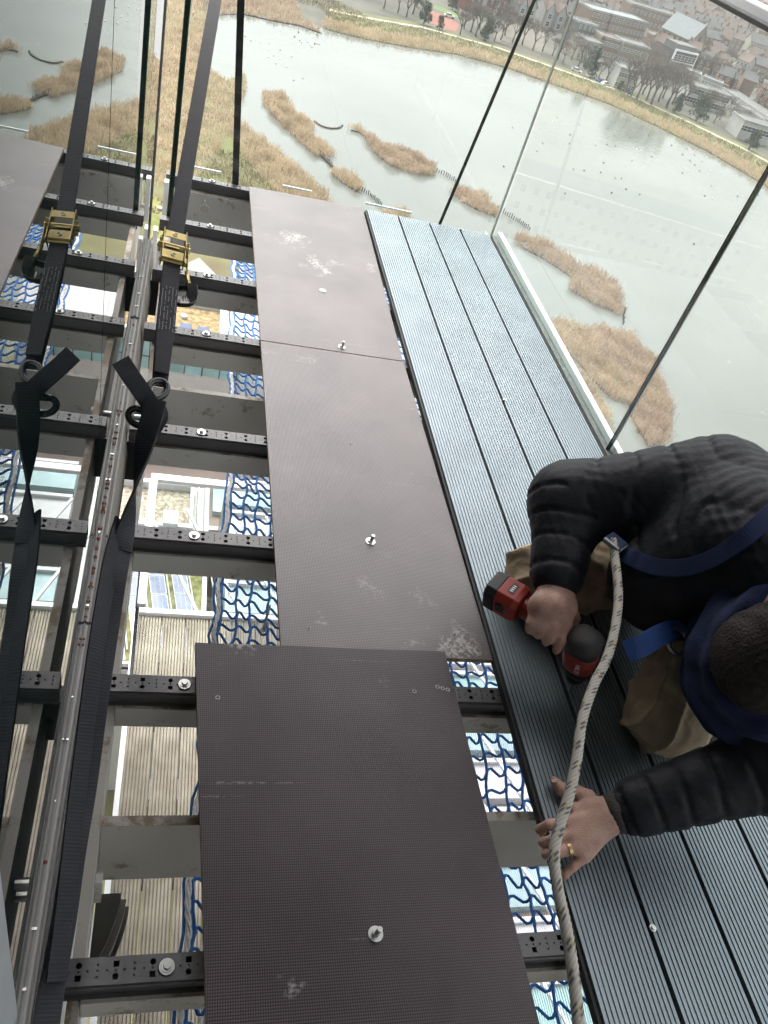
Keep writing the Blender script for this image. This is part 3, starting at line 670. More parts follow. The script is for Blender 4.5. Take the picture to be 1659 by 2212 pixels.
# glazed canopies and balconies under the right-hand gap
gb = thing('glazed_wing', 'lower wing with pale teal glass balconies seen through the net', 'building', (0, 0, -55))
q = onz(1080, 1650, -38)
for k in range(13):
    x0, y0 = q.x-16, q.y-16+k*3.0
    MB().box(x0, x0+34, y0, y0+2.2, 8, 13.0+.35*k).build('canopy_glass', (M_tealp, M_teal, M_lowhite)[k % 3], gb)
    MB().box(x0, x0+34, y0+2.21, y0+2.5, 8, 13.3+.35*k).build('balcony_rail', M_lowhite, gb)
    MB().box(x0, x0+34, y0+2.51, y0+2.95, 8, 12.6+.35*k).build('balcony_floor', mat('brown_floor', (.30, .22, .17), .8), gb)
for k in range(12):
    M = Matrix.Translation((q.x-14+k*2.7, q.y, 0)) @ Matrix.Rotation(R_(22), 4, 'Z')
    MB().box(-.09, .09, -16, 20, 17.6, 17.75, M).build('canopy_rib', M_lowhite, gb)

# neighbouring apartment block: out of direct sight, it shows faintly in the right-hand glass
def mir(x, y, z): p = onz(x, y, z); return Vector((2*1.385-p.x, p.y, z))
A_, B_ = mir(1095, 374, -40), mir(1640, 542, -40)
nbk = thing('cream_apartments', 'cream apartment block with stacked balconies mirrored faintly in the right glass', 'building', (A_.x, A_.y, -55), math.atan2(B_.y-A_.y, B_.x-A_.x))
wl = (B_-A_).length; M_cream = mat('cream_wall', (.50, .48, .44), .8, 0, .05, .3)
MB().box(0, wl, -12, 0, 0, 15).box(-.3, wl+.3, -.2, .5, 15.001, 15.6).build('wall', M_cream, nbk)
MB().box(0, wl, -12, -.21, 15.001, 15.1).build('roof', mat('dark_felt', (.03, .03, .032), .9), nbk)
wm_ = MB().box(-.45, .45, -.12, .12, 0, 1.2).mesh('window', M_dkwin); bm2 = MB().box(-3.6, 3.6, -1.2, 1.2, 0, .9).mesh('balcony', M_cream)
for fl_ in range(5):
    for k in range(int(wl/2.4)):
        for yy in (0,): inst('window', wm_, nbk, (1.2+k*2.4, yy, .9+fl_*3.0))
    for k in range(3):
        for yy in (0,): inst('balcony', bm2, nbk, (wl*(.28+.3*k), yy, .4+fl_*3.0))
# ================================================================== ground, water, reeds
ZW = -55.0
gm = mat('town_ground', (0.095, 0.083, 0.070), 0.95, 0, 0.45, .05, 0, var2=(.125, .118, .09), detail=10)
g = MB().cyl((0, 0), 2400, ZW-.6, ZW-.12, 64).build('ground', gm); tag(g, kind='structure')
def D(*pts): return [onz(x, y, ZW) for x, y in pts]
def water_mat():
    mt = bpy.data.materials.new('silty_water'); mt.use_nodes = True; n = mt.node_tree; L = n.links.new; b = n.nodes['Principled BSDF']
    b.inputs['Roughness'].default_value = .045; b.inputs['IOR'].default_value = 1.33
    tc = n.nodes.new('ShaderNodeTexCoord'); no = n.nodes.new('ShaderNodeTexNoise'); no.inputs['Scale'].default_value = .018; no.inputs['Detail'].default_value = 7; L(tc.outputs['Object'], no.inputs['Vector'])
    cr = n.nodes.new('ShaderNodeValToRGB'); cr.color_ramp.elements[0].position = .35; cr.color_ramp.elements[1].position = .7
    cr.color_ramp.elements[0].color = (.120, .126, .112, 1); cr.color_ramp.elements[1].color = (.162, .166, .151, 1)
    L(no.outputs['Fac'], cr.inputs[0]); L(cr.outputs[0], b.inputs['Base Color'])
    n2 = n.nodes.new('ShaderNodeTexNoise'); n2.inputs['Scale'].default_value = .9; n2.inputs['Detail'].default_value = 4; L(tc.outputs['Object'], n2.inputs['Vector'])
    bp = n.nodes.new('ShaderNodeBump'); bp.inputs['Strength'].default_value = .10; bp.inputs['Distance'].default_value = .4; L(n2.outputs['Fac'], bp.inputs['Height']); L(bp.outputs[0], b.inputs['Normal'])
    return mt
far = D((470, 30), (525, 33), (585, 47), (646, 58), (697, 75), (650, 42), (697, 60), (726, 69), (796, 86), (894, 104), (985, 117), (1097, 147), (1183, 178), (1310, 222), (1419, 273), (1528, 327), (1637, 391), (1760, 470), (1900, 570))
near = D((470, 60), (455, 110), (450, 150), (490, 175), (528, 160), (530, 195), (512, 235), (519, 269), (596, 324), (647, 367), (712, 433), (800, 545))
near += [Vector((27, 92, 0)), Vector((26, 60, 0)), Vector((30, 20, 0)), Vector((30, -40, 0)), Vector((190, -60, 0))]
wp = [(p.x, p.y) for p in far] + [(p.x, p.y) for p in near[::-1]]
V = [Vector(p) for p in wp]; n_ = len(V)
v2, e2, f2, *_ = delaunay_2d_cdt(V, [(i, (i+1) % n_) for i in range(n_)], [], 1, 1e-4)
w = MB().add([(v.x, v.y, ZW) for v in v2], [tuple(f) for f in f2]).build('water', water_mat()); tag(w, kind='structure')

def reed_mat(name, c0, c1, c2):
    mt = bpy.data.materials.new(name); mt.use_nodes = True; n = mt.node_tree; L = n.links.new; b = n.nodes['Principled BSDF']; b.inputs['Roughness'].default_value = .9; b.inputs['Specular IOR Level'].default_value = .2
    tc = n.nodes.new('ShaderNodeTexCoord'); no = n.nodes.new('ShaderNodeTexNoise'); no.inputs['Scale'].default_value = .16; no.inputs['Detail'].default_value = 7; no.inputs['Roughness'].default_value = .7; L(tc.outputs['Object'], no.inputs['Vector'])
    cr = n.nodes.new('ShaderNodeValToRGB'); e = cr.color_ramp.elements; e[0].position = .3; e[1].position = .72; e[0].color = (*c0, 1); e[1].color = (*c2, 1); k = e.new(.5); k.color = (*c1, 1)
    L(no.outputs['Fac'], cr.inputs[0])
    nf = n.nodes.new('ShaderNodeTexNoise'); nf.inputs['Scale'].default_value = 2.2; nf.inputs['Detail'].default_value = 3; L(tc.outputs['Object'], nf.inputs['Vector'])
    mf = n.nodes.new('ShaderNodeMapRange'); mf.inputs[1].default_value = .35; mf.inputs[2].default_value = .65; mf.inputs[3].default_value = .75; mf.inputs[4].default_value = 1.25; L(nf.outputs['Fac'], mf.inputs[0])
    mm = n.nodes.new('ShaderNodeMix'); mm.data_type = 'RGBA'; mm.blend_type = 'MULTIPLY'; mm.inputs[0].default_value = 1; L(cr.outputs[0], mm.inputs[6]); L(mf.outputs[0], mm.inputs[7]); L(mm.outputs[2], b.inputs['Base Color'])
    tl = n.nodes.new('ShaderNodeBsdfTranslucent'); L(mm.outputs[2], tl.inputs['Color']); ms = n.nodes.new('ShaderNodeMixShader'); ms.inputs[0].default_value = .42   # thin dry blades let light through
    ou = n.nodes['Material Output']; L(b.outputs[0], ms.inputs[1]); L(tl.outputs[0], ms.inputs[2]); L(ms.outputs[0], ou.inputs['Surface']); return mt
M_reed = reed_mat('dry_reed', (.40, .305, .205), (.54, .43, .30), (.66, .54, .39))
M_reedr = reed_mat('russet_reed', (.40, .295, .215), (.52, .405, .30), (.62, .50, .375))
M_scrub = reed_mat('olive_scrub', (.14, .12, .065), (.25, .21, .115), (.35, .29, .155))
M_mud = mat('mud_bank', (.14, .11, .08), .9, 0, .3, .3)
M_log = mat('dark_timber_edging', (.07, .055, .042), .9, 0, .3, 1)
M_grass = mat('rough_grass', (.17, .135, .068), .95, 0, .4, .12, 0, var2=(.15, .16, .06), detail=8)

def inside(p, poly):
    c = False; n = len(poly); j = n-1
    for i in range(n):
        a, b = poly[i], poly[j]
        if (a[1] > p[1]) != (b[1] > p[1]) and p[0] < (b[0]-a[0])*(p[1]-a[1])/(b[1]-a[1])+a[0]: c = not c
        j = i
    return c
def blades(poly, dens, h0, h1, wd, lean=.22, tuft=.8):
    xs = [p[0] for p in poly]; ys = [p[1] for p in poly]
    A = (max(xs)-min(xs))*(max(ys)-min(ys)); N = int(A*dens); mb = MB(); v = mb.v; f = mb.f
    fx, fy = rng.uniform(0, 6.28, 2)
    for k in range(N):
        x, y = rng.uniform(min(xs), max(xs)), rng.uniform(min(ys), max(ys))
        if not inside((x, y), poly): continue
        x += rng.normal(0, .35); y += rng.normal(0, .35)
        tf = .74 + .30*math.sin(x*.9+fx)*math.sin(y*.7+fy) + rng.uniform(-.2, .25)*tuft
        h = rng.uniform(h0, h1)*tf; a = rng.uniform(0, math.pi); w_ = wd*rng.uniform(.6, 1.3)
        dx, dy = math.cos(a)*w_, math.sin(a)*w_; lx, ly = rng.normal(0, lean, 2)*h*.5
        o = len(v); z = ZW-.1
        v.append((x-dx*.4, y-dy*.4, z)); v.append((x+dx*.4, y+dy*.4, z)); v.append((x+lx*.6+dx, y+ly*.6+dy, z+h*.72)); v.append((x+lx, y+ly, z+h)); v.append((x+lx*.6-dx, y+ly*.6-dy, z+h*.72))
        f.append((o, o+1, o+2, o+3, o+4))
    return mb
def island(pix, label, matl, hz=1.2, dens=40, h0=1.1, h1=2.1, wd=.040, edging=None):
    poly = [onz(x, y, ZW+hz) for x, y in pix]; poly = [(p.x, p.y) for p in poly]
    cx = sum(p[0] for p in poly)/len(poly); cy = sum(p[1] for p in poly)/len(poly)
    t = thing('reed_island', label, 'reed island', (0, 0, 0), 0, 'reed islands in the lake')
    MB().prism([(cx+(p[0]-cx)*.9, cy+(p[1]-cy)*.9) for p in poly], ZW-.05, ZW+.22).build('mud_base', M_mud, t)
    r = blades(poly, dens, h0, h1, wd).build('reeds', matl, t); tag(r, kind='stuff')
    if edging:
        e = [onz(x, y, ZW) + Vector((0, 0, .25)) for x, y in edging]
        MB().tube(smoothpath(e, 1.5), .28, 6).build('timber_edging', M_log, t)
    return t
def C2(x, y): return (493.7+x*.36376, y*.36376)
def C3(x, y): return (1055.5+x*.36376, y*.36376)
def C6(x, y): return (1055.5+x*.36376, 493.7+y*.36376)
island([C2(*p) for p in ((215, 520), (320, 530), (380, 605), (410, 655), (500, 705), (512, 740), (480, 765), (530, 800), (640, 895), (530, 900), (500, 875), (420, 805), (330, 720), (255, 645), (215, 590))], 'long tan reed island with a dark timber edge, leftmost in the lake', M_reed,
       edging=[C2(*p) for p in ((210, 600), (250, 645), (340, 735), (430, 825), (520, 900), (610, 985))])
island([C2(*p) for p in ((605, 985), (650, 985), (770, 1020), (800, 1085), (775, 1110), (680, 1050))], 'small reed clump on the dark edging below the leftmost island', M_reed, edging=[C2(*p) for p in ((600, 980), (690, 1055), (770, 1118))])
island([C2(*p) for p in ((710, 732), (780, 728), (850, 780), (930, 835), (1040, 860), (1150, 910), (1228, 965), (1232, 1015), (1090, 1000), (965, 955), (900, 900), (850, 850), (820, 790), (770, 745))], 'russet reed island with a thin curved tail in mid lake', M_reedr)
island([C2(*p) for p in ((1325, 1100), (1400, 1095), (1510, 1125), (1605, 1215), (1605, 1258), (1500, 1225), (1400, 1170))], 'narrow reed island beside the thin black leaning bar', M_reedr)
island([C2(*p) for p in ((905, 1225), (990, 1215), (1070, 1240), (1085, 1300), (1030, 1330), (940, 1290))], 'reed clump showing just above the far deck end', M_reed)
island([C6(*p) for p in ((160, 25), (290, 25), (400, 90), (540, 180), (700, 250), (800, 340), (810, 470), (790, 485), (620, 410), (490, 335), (510, 260), (330, 145), (190, 70))], 'brown reed island in the glass beyond the deck edge, tapering to the left', M_reedr)
island([C6(*p) for p in ((540, 555), (790, 570), (880, 620), (980, 730), (1050, 880), (1100, 1050), (1100, 1235), (960, 1265), (870, 1110), (850, 1000), (800, 860), (720, 740), (640, 640))], 'big reed island just above the kneeling worker', M_reedr, dens=44)
island([C6(*p) for p in ((300, 505), (430, 515), (560, 575), (650, 660), (740, 770), (840, 905), (870, 1010), (740, 975), (640, 875), (540, 755), (420, 655), (330, 590))], 'pale reed tongue between the big island and the deck edge', M_reed, dens=44)
island([C6(*p) for p in ((400, 760), (520, 800), (660, 950), (720, 1080), (760, 1200), (780, 1340), (640, 1420), (520, 1200), (430, 950))], 'golden reed bed tight against the deck trim', M_reed, dens=44)
# booms and rows of stakes between islands
def stakes(pix, n, label):
    t = thing('stake_row', label, 'stakes', (0, 0, 0), 0, 'stake rows in the lake')
    P = [onz(x, y, ZW) for x, y in pix]
    pts = smoothpath(P, .5); me = MB().cyl((0, 0), .10, -.3, .75, 5).mesh('stake', M_log)
    for k in range(n):
        p = pts[int(k/(n-1)*(len(pts)-1))]; inst('stake', me, t, (p.x, p.y, ZW), k, (1, 1, .8+.5*random.random()))
    return t
stakes([C2(770, 1118), C2(840, 1165), C2(905, 1225)], 16, 'row of thin stakes below the small reed clump')
stakes([C2(530, 905), C2(610, 985)], 10, 'short row of stakes beside the leftmost reed island')
stakes([C2(1235, 1020), C2(1290, 1045), C2(1345, 1080)], 14, 'row of stakes joining the mid lake islands')
stakes([C3(85, 1265), C3(160, 1310), C3(240, 1365)], 16, 'row of stakes behind the glass corner of the deck')
stakes([C6(803, 490), C6(797, 530), C6(797, 570)], 7, 'short row of stakes above the big reed island')
t = tag(MB().tube(smoothpath(D(C2(510, 722), C2(550, 750), C2(610, 765), C2(660, 760), C2(675, 745)), 1), .3, 6).build('log_boom', M_log), 'dark curved log boom beside the leftmost reed island', 'boom')

# banks: left bank beside the tower, far shore
def bank(name, poly, z1, m):
    V = [Vector(p) for p in poly]; n = len(V)
    v2, e2, f2, *_ = delaunay_2d_cdt(V, [(i, (i+1) % n) for i in range(n)], [], 1, 1e-4)
    return tag(MB().add([(v.x, v.y, z1) for v in v2], [tuple(f) for f in f2]).build(name, m), kind='structure')
nb = [(p.x, p.y) for p in near]
lb = nb + [(190, -62), (-160, -62), (-160, 330), (far[0].x-4, far[0].y+3)]
bank('left_bank', lb, ZW+.12, M_grass)
def strip(line, off0, off1):
    o = []
    L = [Vector((p[0], p[1])) for p in line]
    for s in (off0, off1):
        q = []
        for i in range(len(L)):
            d = (L[min(i+1, len(L)-1)]-L[max(i-1, 0)]).normalized(); nrm = Vector((-d.y, d.x)); q.append(tuple(L[i]+nrm*s))
        o.append(q)
    return o[0] + o[1][::-1]
shore = [(p.x, p.y) for p in far[6:]]
bank('far_bank', strip(shore, 0, 34), ZW+.15, M_grass)
r1 = blades(strip(shore, -.5, 11), 7, 1.4, 2.5, .09)
tag(r1.build('far_reeds', M_reed), 'dry reeds fringing the far shore of the lake', 'reeds', kind='stuff')
r2 = blades(strip(shore, 11, 26), 3, .4, 1.2, .14)
tag(r2.build('far_scrub', M_scrub), 'olive scrub along the path behind the far reeds', 'scrub', kind='stuff')
pth_ = strip(shore, 26.5, 29)
bank('footpath', pth_, ZW+.22, mat('gravel_path', (.36, .32, .26), .9, 0, .1, .2))
spit = [(p.x, p.y) for p in D((430, -20), (470, 33), (525, 30), (585, 44), (646, 55), (697, 73), (650, 40), (640, 12), (560, -20), (480, -45))]
bank('spit', spit, ZW+.13, M_mud)
tag(blades(spit, 6, 1.2, 2.2, .10).build('spit_reeds', M_reedr), 'russet reeds on the far left spit', 'reeds', kind='stuff')
back = [(p.x, p.y) for p in D((380, -60), (560, -25), (690, 20), (740, 60), (800, 40), (640, -40), (500, -90))]
tag(blades(back, 2.2, .5, 1.3, .15).build('spit_scrub', M_scrub), 'olive scrub behind the far left reeds', 'scrub', kind='stuff')
bankreed = [(p.x, p.y) for p in D((519, 271), (596, 325), (647, 368), (712, 434), (790, 535), (700, 535), (610, 430), (560, 380), (515, 330), (490, 280))]
tag(blades(bankreed, 26, 1.2, 2.2, .045).build('bank_reeds', M_reed), 'tan reed belt along the near left shore', 'reeds', kind='stuff')
head_ = [(p.x, p.y) for p in D((452, 150), (490, 177), (528, 162), (532, 195), (514, 235), (519, 271), (490, 280), (470, 330), (420, 400), (330, 400), (300, 250), (330, 120), (380, 60), (450, 60))]
tag(blades(head_, 14, .6, 1.5, .06).build('headland_reeds', M_reed), 'golden reeds on the left headland below the strap', 'reeds', kind='stuff')
left2 = [(p.x, p.y) for p in D((300, -150), (440, -40), (455, 60), (380, 60), (330, 120), (300, 250), (200, 250), (150, -60))]
tag(blades(left2, 2.0, 1.0, 2.2, .13).build('far_left_reeds', M_reed), 'orange tan reeds beyond the end of the window wall', 'reeds', kind='stuff')
scr = [(p.x, p.y) for p in D((420, 400), (470, 330), (515, 330), (560, 380), (610, 430), (700, 535), (560, 560), (430, 470))]
tag(blades(scr, 12, .3, 1.1, .09).build('bank_scrub', M_scrub), 'olive green scrub at the foot of the left bank', 'scrub', kind='stuff')
lawn = [(p.x, p.y) for p in D((318, 420), (345, 430), (360, 520), (430, 620), (330, 640), (250, 520))]
bank('lawn', lawn, ZW+.2, mat('mown_grass', (.16, .20, .035), .95, 0, .4, .25, var2=(.24, .22, .07)))
tag(blades(lawn, 2.5, .2, .9, .2).build('courtyard_planting', M_scrub), 'olive planting in the courtyard lawn below', 'planting', kind='stuff')
cp = [(p.x, p.y) for p in D((395, 575), (430, 560), (470, 600), (520, 640), (480, 650), (430, 610))]
bank('courtyard_path', cp, ZW+.24, mat('courtyard_paving', (.30, .27, .23), .9, 0, .15, .6))
# water birds
bm_ = MB(); bm_.tube([(0, -.28, .12), (0, -.1, .16), (0, .15, .15), (0, .33, .12)], [.05, .17, .17, .04], 6); bm_.tube([(0, .22, .18), (0, .30, .34), (0, .40, .36)], [.05, .05, .03], 5)
bw = bm_.mesh('bird', mat('white_feather', (.8, .8, .8), .8)); bk = bm_.mesh('bird', mat('dark_feather', (.03, .03, .035), .8))
nb_ = 0
for k in range(95):
    u = random.random()
    if k < 35: px, py = random.gauss(620, 60), random.gauss(95, 35); wht = random.random() < .9
    else: c_ = ((1200, 300), (1330, 330), (1560, 400), (1450, 330))[k % 4]; px, py = random.gauss(c_[0], 70), random.gauss(c_[1], 55); wht = random.random() < .15
    p = onz(px, py, ZW)
    if not inside((p.x, p.y), wp): continue
    o = inst('water_bird', bw if wht else bk, None, (p.x, p.y, ZW), random.uniform(0, 6.3), (.8,)*3 if wht else (.75,)*3)
    tag(o, 'white gull floating on the lake' if wht else 'dark duck floating on the lake', 'bird', 'gulls on the lake' if wht else 'ducks on the lake')
# ================================================================== town beyond the lake
ZG = ZW - .12
def TM(name, c, var=.15, sc=.25): return mat(name, c, .85, 0, var, sc)
BR = [TM('red_brick', (.175, .075, .052)), TM('brown_brick', (.20, .125, .085)), TM('yellow_brick', (.22, .175, .125)), TM('white_render', (.40, .39, .375), .1), TM('cream_render', (.36, .33, .27), .1), TM('dark_brick', (.075, .070, .075))]
RF = [TM('slate_roof', (.092, .088, .088), .3), TM('brown_tile_roof', (.125, .085, .068), .3), TM('grey_felt_roof', (.125, .12, .116), .2), TM('red_tile_roof', (.115, .078, .064), .3), TM('lead_roof', (.20, .21, .22), .08)]
M_wpar = mat('pale_parapet', (.30, .295, .285), .7, 0, .2, .3); M_wfr = mat('white_window_frame', (.75, .75, .74), .5, 0, 0); M_wgl = mat('far_window_glass', (.03, .035, .04), .12, 0, 0)
def win_mesh(w, h):
    me = MB(); me.box(-w/2, w/2, -.10, -.0, 0, h); f = me.mesh('window', M_wfr)
    g_ = MB(); g_.box(-w/2+.13, -.05, -.13, -.101, .13, h*.5-.05).box(.05, w/2-.13, -.13, -.101, .13, h*.5-.05).box(-w/2+.13, -.05, -.13, -.101, h*.5+.05, h-.13).box(.05, w/2-.13, -.13, -.101, h*.5+.05, h-.13)
    return f, g_.mesh('pane', M_wgl)
WS, WB = win_mesh(1.2, 1.6), win_mesh(1.9, 2.0)
def window(par, x, y, z, rz=0, big=False):
    f, g_ = WB if big else WS
    o = inst('window', f, par, (x, y, z), rz); inst('pane', g_, o); return o
def gable_roof(w, d, e, r, ov=.35, yo=0, t=.22):
    mb = MB(); a = (d/2+ov); s = (r-e)/(d/2); ze = e - s*ov
    for sg in (-1, 1):
        y0 = d/2+yo; vs = [(-ov, y0+sg*a, ze), (w+ov, y0+sg*a, ze), (w+ov, y0, r), (-ov, y0, r)]
        vs += [(v[0], v[1], v[2]+t) for v in vs]; mb.add(vs, [(3,2,1,0),(4,5,6,7),(0,1,5,4),(1,2,6,5),(2,3,7,6),(3,0,4,7)])
    return mb
def gable_wall(w, d, e, r):
    vs = [(0,0,0),(w,0,0),(w,d,0),(0,d,0),(0,0,e),(w,0,e),(w,d,e),(0,d,e),(0,d/2,r),(w,d/2,r)]
    return MB().add(vs, [(0,1,5,4),(2,3,7,6),(1,2,6,9,5),(3,0,4,8,7),(3,2,1,0),(4,5,9,8),(6,7,8,9)])
def house_proto(kind):
    w, d, e, r = [(6.2, 8.5, 5.8, 8.6), (7.0, 9, 6.4, 9.4), (9.5, 9, 6.0, 9.2), (6.0, 9, 8.2, 10.8)][kind % 4]
    t = thing('terraced_house', 'x', 'house')
    wm = BR[[0, 1, 3, 2, 4, 0, 3, 1][kind]]; rm = RF[[0, 1, 0, 3, 1, 0, 1, 0][kind]]
    gable_wall(w, d, e, r).build('wall', wm, t)
    rf = gable_roof(w, d, e, r).build('roof', rm, t)
    MB().box(.1, .9, d/2-.9, d/2+.9, r-1.2, r+1.3).build('chimney', BR[(kind+1) % 3], rf)
    nf = 3 if e > 8 else 2
    for fl in range(nf):
        for x in ((w*.25, w*.72) if w < 9 else (w*.17, w*.5, w*.83)): window(t, x, 0, .9+fl*2.7, 0, fl == 0)
    MB().box(w*.05, w*.48, -1.2, -.001, 0, e*.75).build('bay', wm if kind != 5 else BR[3], t) if kind in (2, 4, 5, 6) else None
    MB().box(w*.55, w*.55+2.6, -2.8, -.001, 0, 2.9).build('rear_extension', BR[(kind+2) % 5], t) if kind in (0, 1, 3, 7) else None
    return t
HP = [house_proto(k) for k in range(8)]
HL = ['red brick terraced house with slate roof in the streets beyond the lake', 'brown brick terraced house with brown tiled roof beyond the lake', 'white rendered wide house with slate roof beyond the lake', 'tall yellow brick house with red tiled roof beyond the lake',
      'cream rendered house with brown roof beyond the lake', 'red brick house with white bay beyond the lake', 'white rendered house with brown tiled roof beyond the lake', 'tall brown brick house with slate roof beyond the lake']
used = [False]*8; spots = []
def place_house(k, loc, rz):
    g_ = 'houses in the streets beyond the lake'
    if not used[k]:
        o = HP[k]; o.location = loc; o.rotation_euler = (0, 0, rz); o['label'] = HL[k]; o['group'] = g_; used[k] = True; return o
    return dup(HP[k], loc, rz, None, HL[k], g_)
KEY = []                                     # picture areas taken by the buildings below
def base2(p0, p1):
    a, b = onz(*p0, ZG), onz(*p1, ZG); d = b-a; rz = math.atan2(d.y, d.x); KEY.append((a+b)/2); return a, rz, d.length
def block(p0, p1, depth, height, floors, bays, wall, roofm, label, name='flats', cat='building', roof='flat', big=False, side=True, group=None, para=None, wz=.9):
    a, rz, w = base2(p0, p1); t = thing(name, label, cat, a, rz, group)
    if roof == 'gable':
        gable_wall(w, depth, height, height+depth*.33).build('wall', wall, t); gable_roof(w, depth, height, height+depth*.33).build('roof', roofm, t)
    else:
        MB().box(0, w, 0, depth, 0, height).build('wall', wall, t)
        MB().box(.2, w-.2, .2, depth-.2, height+.001, height+.12).build('roof', roofm, t)
        pm = para or M_wpar
        MB().box(-.15, w+.15, -.15, .19, height-.35, height+.45).box(-.15, w+.15, depth-.19, depth+.15, height-.35, height+.45).build('parapet', pm, t)
        MB().box(-.15, .19, .2, depth-.2, height-.35, height+.44).box(w-.19, w+.15, .2, depth-.2, height-.35, height+.44).build('parapet', pm, t)
    fh = (height-.3)/floors
    for f in range(floors):
        for b in range(bays): window(t, (b+.5)*w/bays, 0, f*fh+wz, 0, big)
        if side:
            for b in range(max(1, int(depth/4))): window(t, w, (b+.5)*depth/max(1, int(depth/4)), f*fh+wz, math.pi/2)
    return t, w
def T(x, y): return (1234+x*.256, y*.256)     # town crop to picture
def U(x, y): return (905.2+x*.2315, y*.2315)
b1, w1 = block(U(440, 105), U(850, 165), 12, 12.5, 4, 7, BR[0], RF[2], 'four storey red brick flats with white bay stacks above the trees', 'red_brick_flats')
for k in range(3): MB().box(w1*(.28+.3*k), w1*(.28+.3*k)+2.6, -.5, -.14, 0, 12.3).build('white_bay_stack', BR[3], b1)
for k, (p, q) in enumerate(((U(880, 200), U(960, 218)), (U(962, 219), U(1050, 238)), (U(1130, 248), U(1222, 270)), (U(1226, 271), U(1330, 296)))):
    a, rz, w = base2(p, q); t = thing('gabled_house', ['first', 'second', 'third', 'fourth'][k] + ' from the left of the white gabled houses beyond the lake', 'house', a, rz, 'white gabled houses')
    gable_wall(w, 10, 7, 10.5).build('wall', BR[3], t); gable_roof(w, 10, 7, 10.5).build('roof', RF[1], t)
    vs = [(w*.1, -1.2, 0), (w*.75, -1.2, 0), (w*.75, 0, 0), (w*.1, 0, 0), (w*.1, -1.2, 7), (w*.75, -1.2, 7), (w*.75, 4, 7), (w*.1, 4, 7), (w*.425, -1.2, 9.9), (w*.425, 4, 9.9)]
    MB().add(vs, [(0,1,5,8,4), (1,2,6,5), (3,0,4,7), (2,3,7,6)]).build('gable_bay', BR[3], t)
    mb = MB()
    for sg in (0, 1):
        xe = w*.1-.3 if sg == 0 else w*.75+.3
        v = [(xe, -1.5, 6.7), (w*.425, -1.5, 10.1), (w*.425, 5, 10.1), (xe, 5, 6.7)]; v += [(x, y, z+.2) for x, y, z in v]
        mb.add(v, [(3,2,1,0),(4,5,6,7),(0,1,5,4),(1,2,6,5),(2,3,7,6),(3,0,4,7)])
    mb.build('gable_roof', RF[1], t)
    for z in (.9, 3.8): window(t, w*.42, -1.2, z, 0, True)
block(T(90, 350), T(545, 450), 12, 12.5, 4, 15, BR[1], RF[4], 'long four storey brown brick flats with pale roof beyond the car park', 'brown_brick_flats')
block(T(430, 250), T(790, 350), 11, 12, 3, 10, BR[1], RF[0], 'brown brick flats with slate mansard behind the long flats', 'mansard_flats')
block(T(30, 500), T(205, 540), 9, 7, 2, 6, BR[4], RF[2], 'two storey cream block left of the car park', 'office_block')
block(T(200, 470), T(370, 520), 10, 7.5, 2, 6, BR[1], RF[1], 'low brown block in front of the long flats', 'brown_block')
block(T(375, 530), T(590, 590), 10, 8, 2, 7, BR[2], RF[2], 'yellow brick block with flat roof near the lake trees', 'yellow_block')
block(T(0, 385), T(150, 420), 9, 9, 3, 4, BR[5], RF[0], 'black brick house with white windows left of the long flats', 'dark_house', 'house')
block(T(640, 420), T(800, 460), 9, 6.5, 2, 6, BR[1], RF[1], 'brown church hall left of the church', 'church_hall')
# church
a, rz, w = base2(T(930, 520), T(1050, 540)); ch = thing('church', 'big stone church with steep pale roof and tall pointed windows', 'church', a, rz)
Lc = 19; e_, r_ = 9.5, 16.5
vs = [(0,0,0),(w,0,0),(w,Lc,0),(0,Lc,0),(0,0,e_),(w,0,e_),(w,Lc,e_),(0,Lc,e_),(w/2,0,r_),(w/2,Lc,r_)]
MB().add(vs, [(0,1,5,8,4),(1,2,6,5),(2,3,7,9,6),(3,0,4,7),(4,8,9,7),(5,6,9,8)]).build('wall', BR[2], ch)
mb = MB()
for sg in (0, 1):
    xe = -.5 if sg == 0 else w+.5; ze = e_-.5
    v = [(xe, -.4, ze), (w/2, -.4, r_+.1), (w/2, Lc+.4, r_+.1), (xe, Lc+.4, ze)]; v += [(x, y, z+.3) for x, y, z in v]
    mb.add(v, [(3,2,1,0),(4,5,6,7),(0,1,5,4),(1,2,6,5),(2,3,7,6),(3,0,4,7)])
mb.build('roof', RF[4], ch)
for k, hh in ((-1, 8), (0, 10.5), (1, 8)):
    x = w/2 + k*w*.23; q_ = w*.075
    MB().add([(x-q_, -.12, 2), (x+q_, -.12, 2), (x+q_, -.12, hh), (x, -.12, hh+1.8), (x-q_, -.12, hh), (x-q_, 0, 2), (x+q_, 0, 2), (x+q_, 0, hh), (x, 0, hh+1.8), (x-q_, 0, hh)],
             [(0,1,2,3,4), (1,6,7,2), (2,7,8,3), (3,8,9,4), (4,9,5,0), (0,5,6,1)]).build('lancet_window', M_wgl, ch)
for k in range(5): MB().box(-.12, 0, 2.2+k*3.5, 3.4+k*3.5, 3.4, 8.4).build('nave_window', M_wgl, ch)
for k in range(6): MB().box(-.9, -.001, .6+k*3.5, 1.2+k*3.5, 0, 7).build('buttress', BR[2], ch)
MB().box(-6, -.9, 2, Lc-2, 0, 4.5).build('aisle', BR[2], ch)
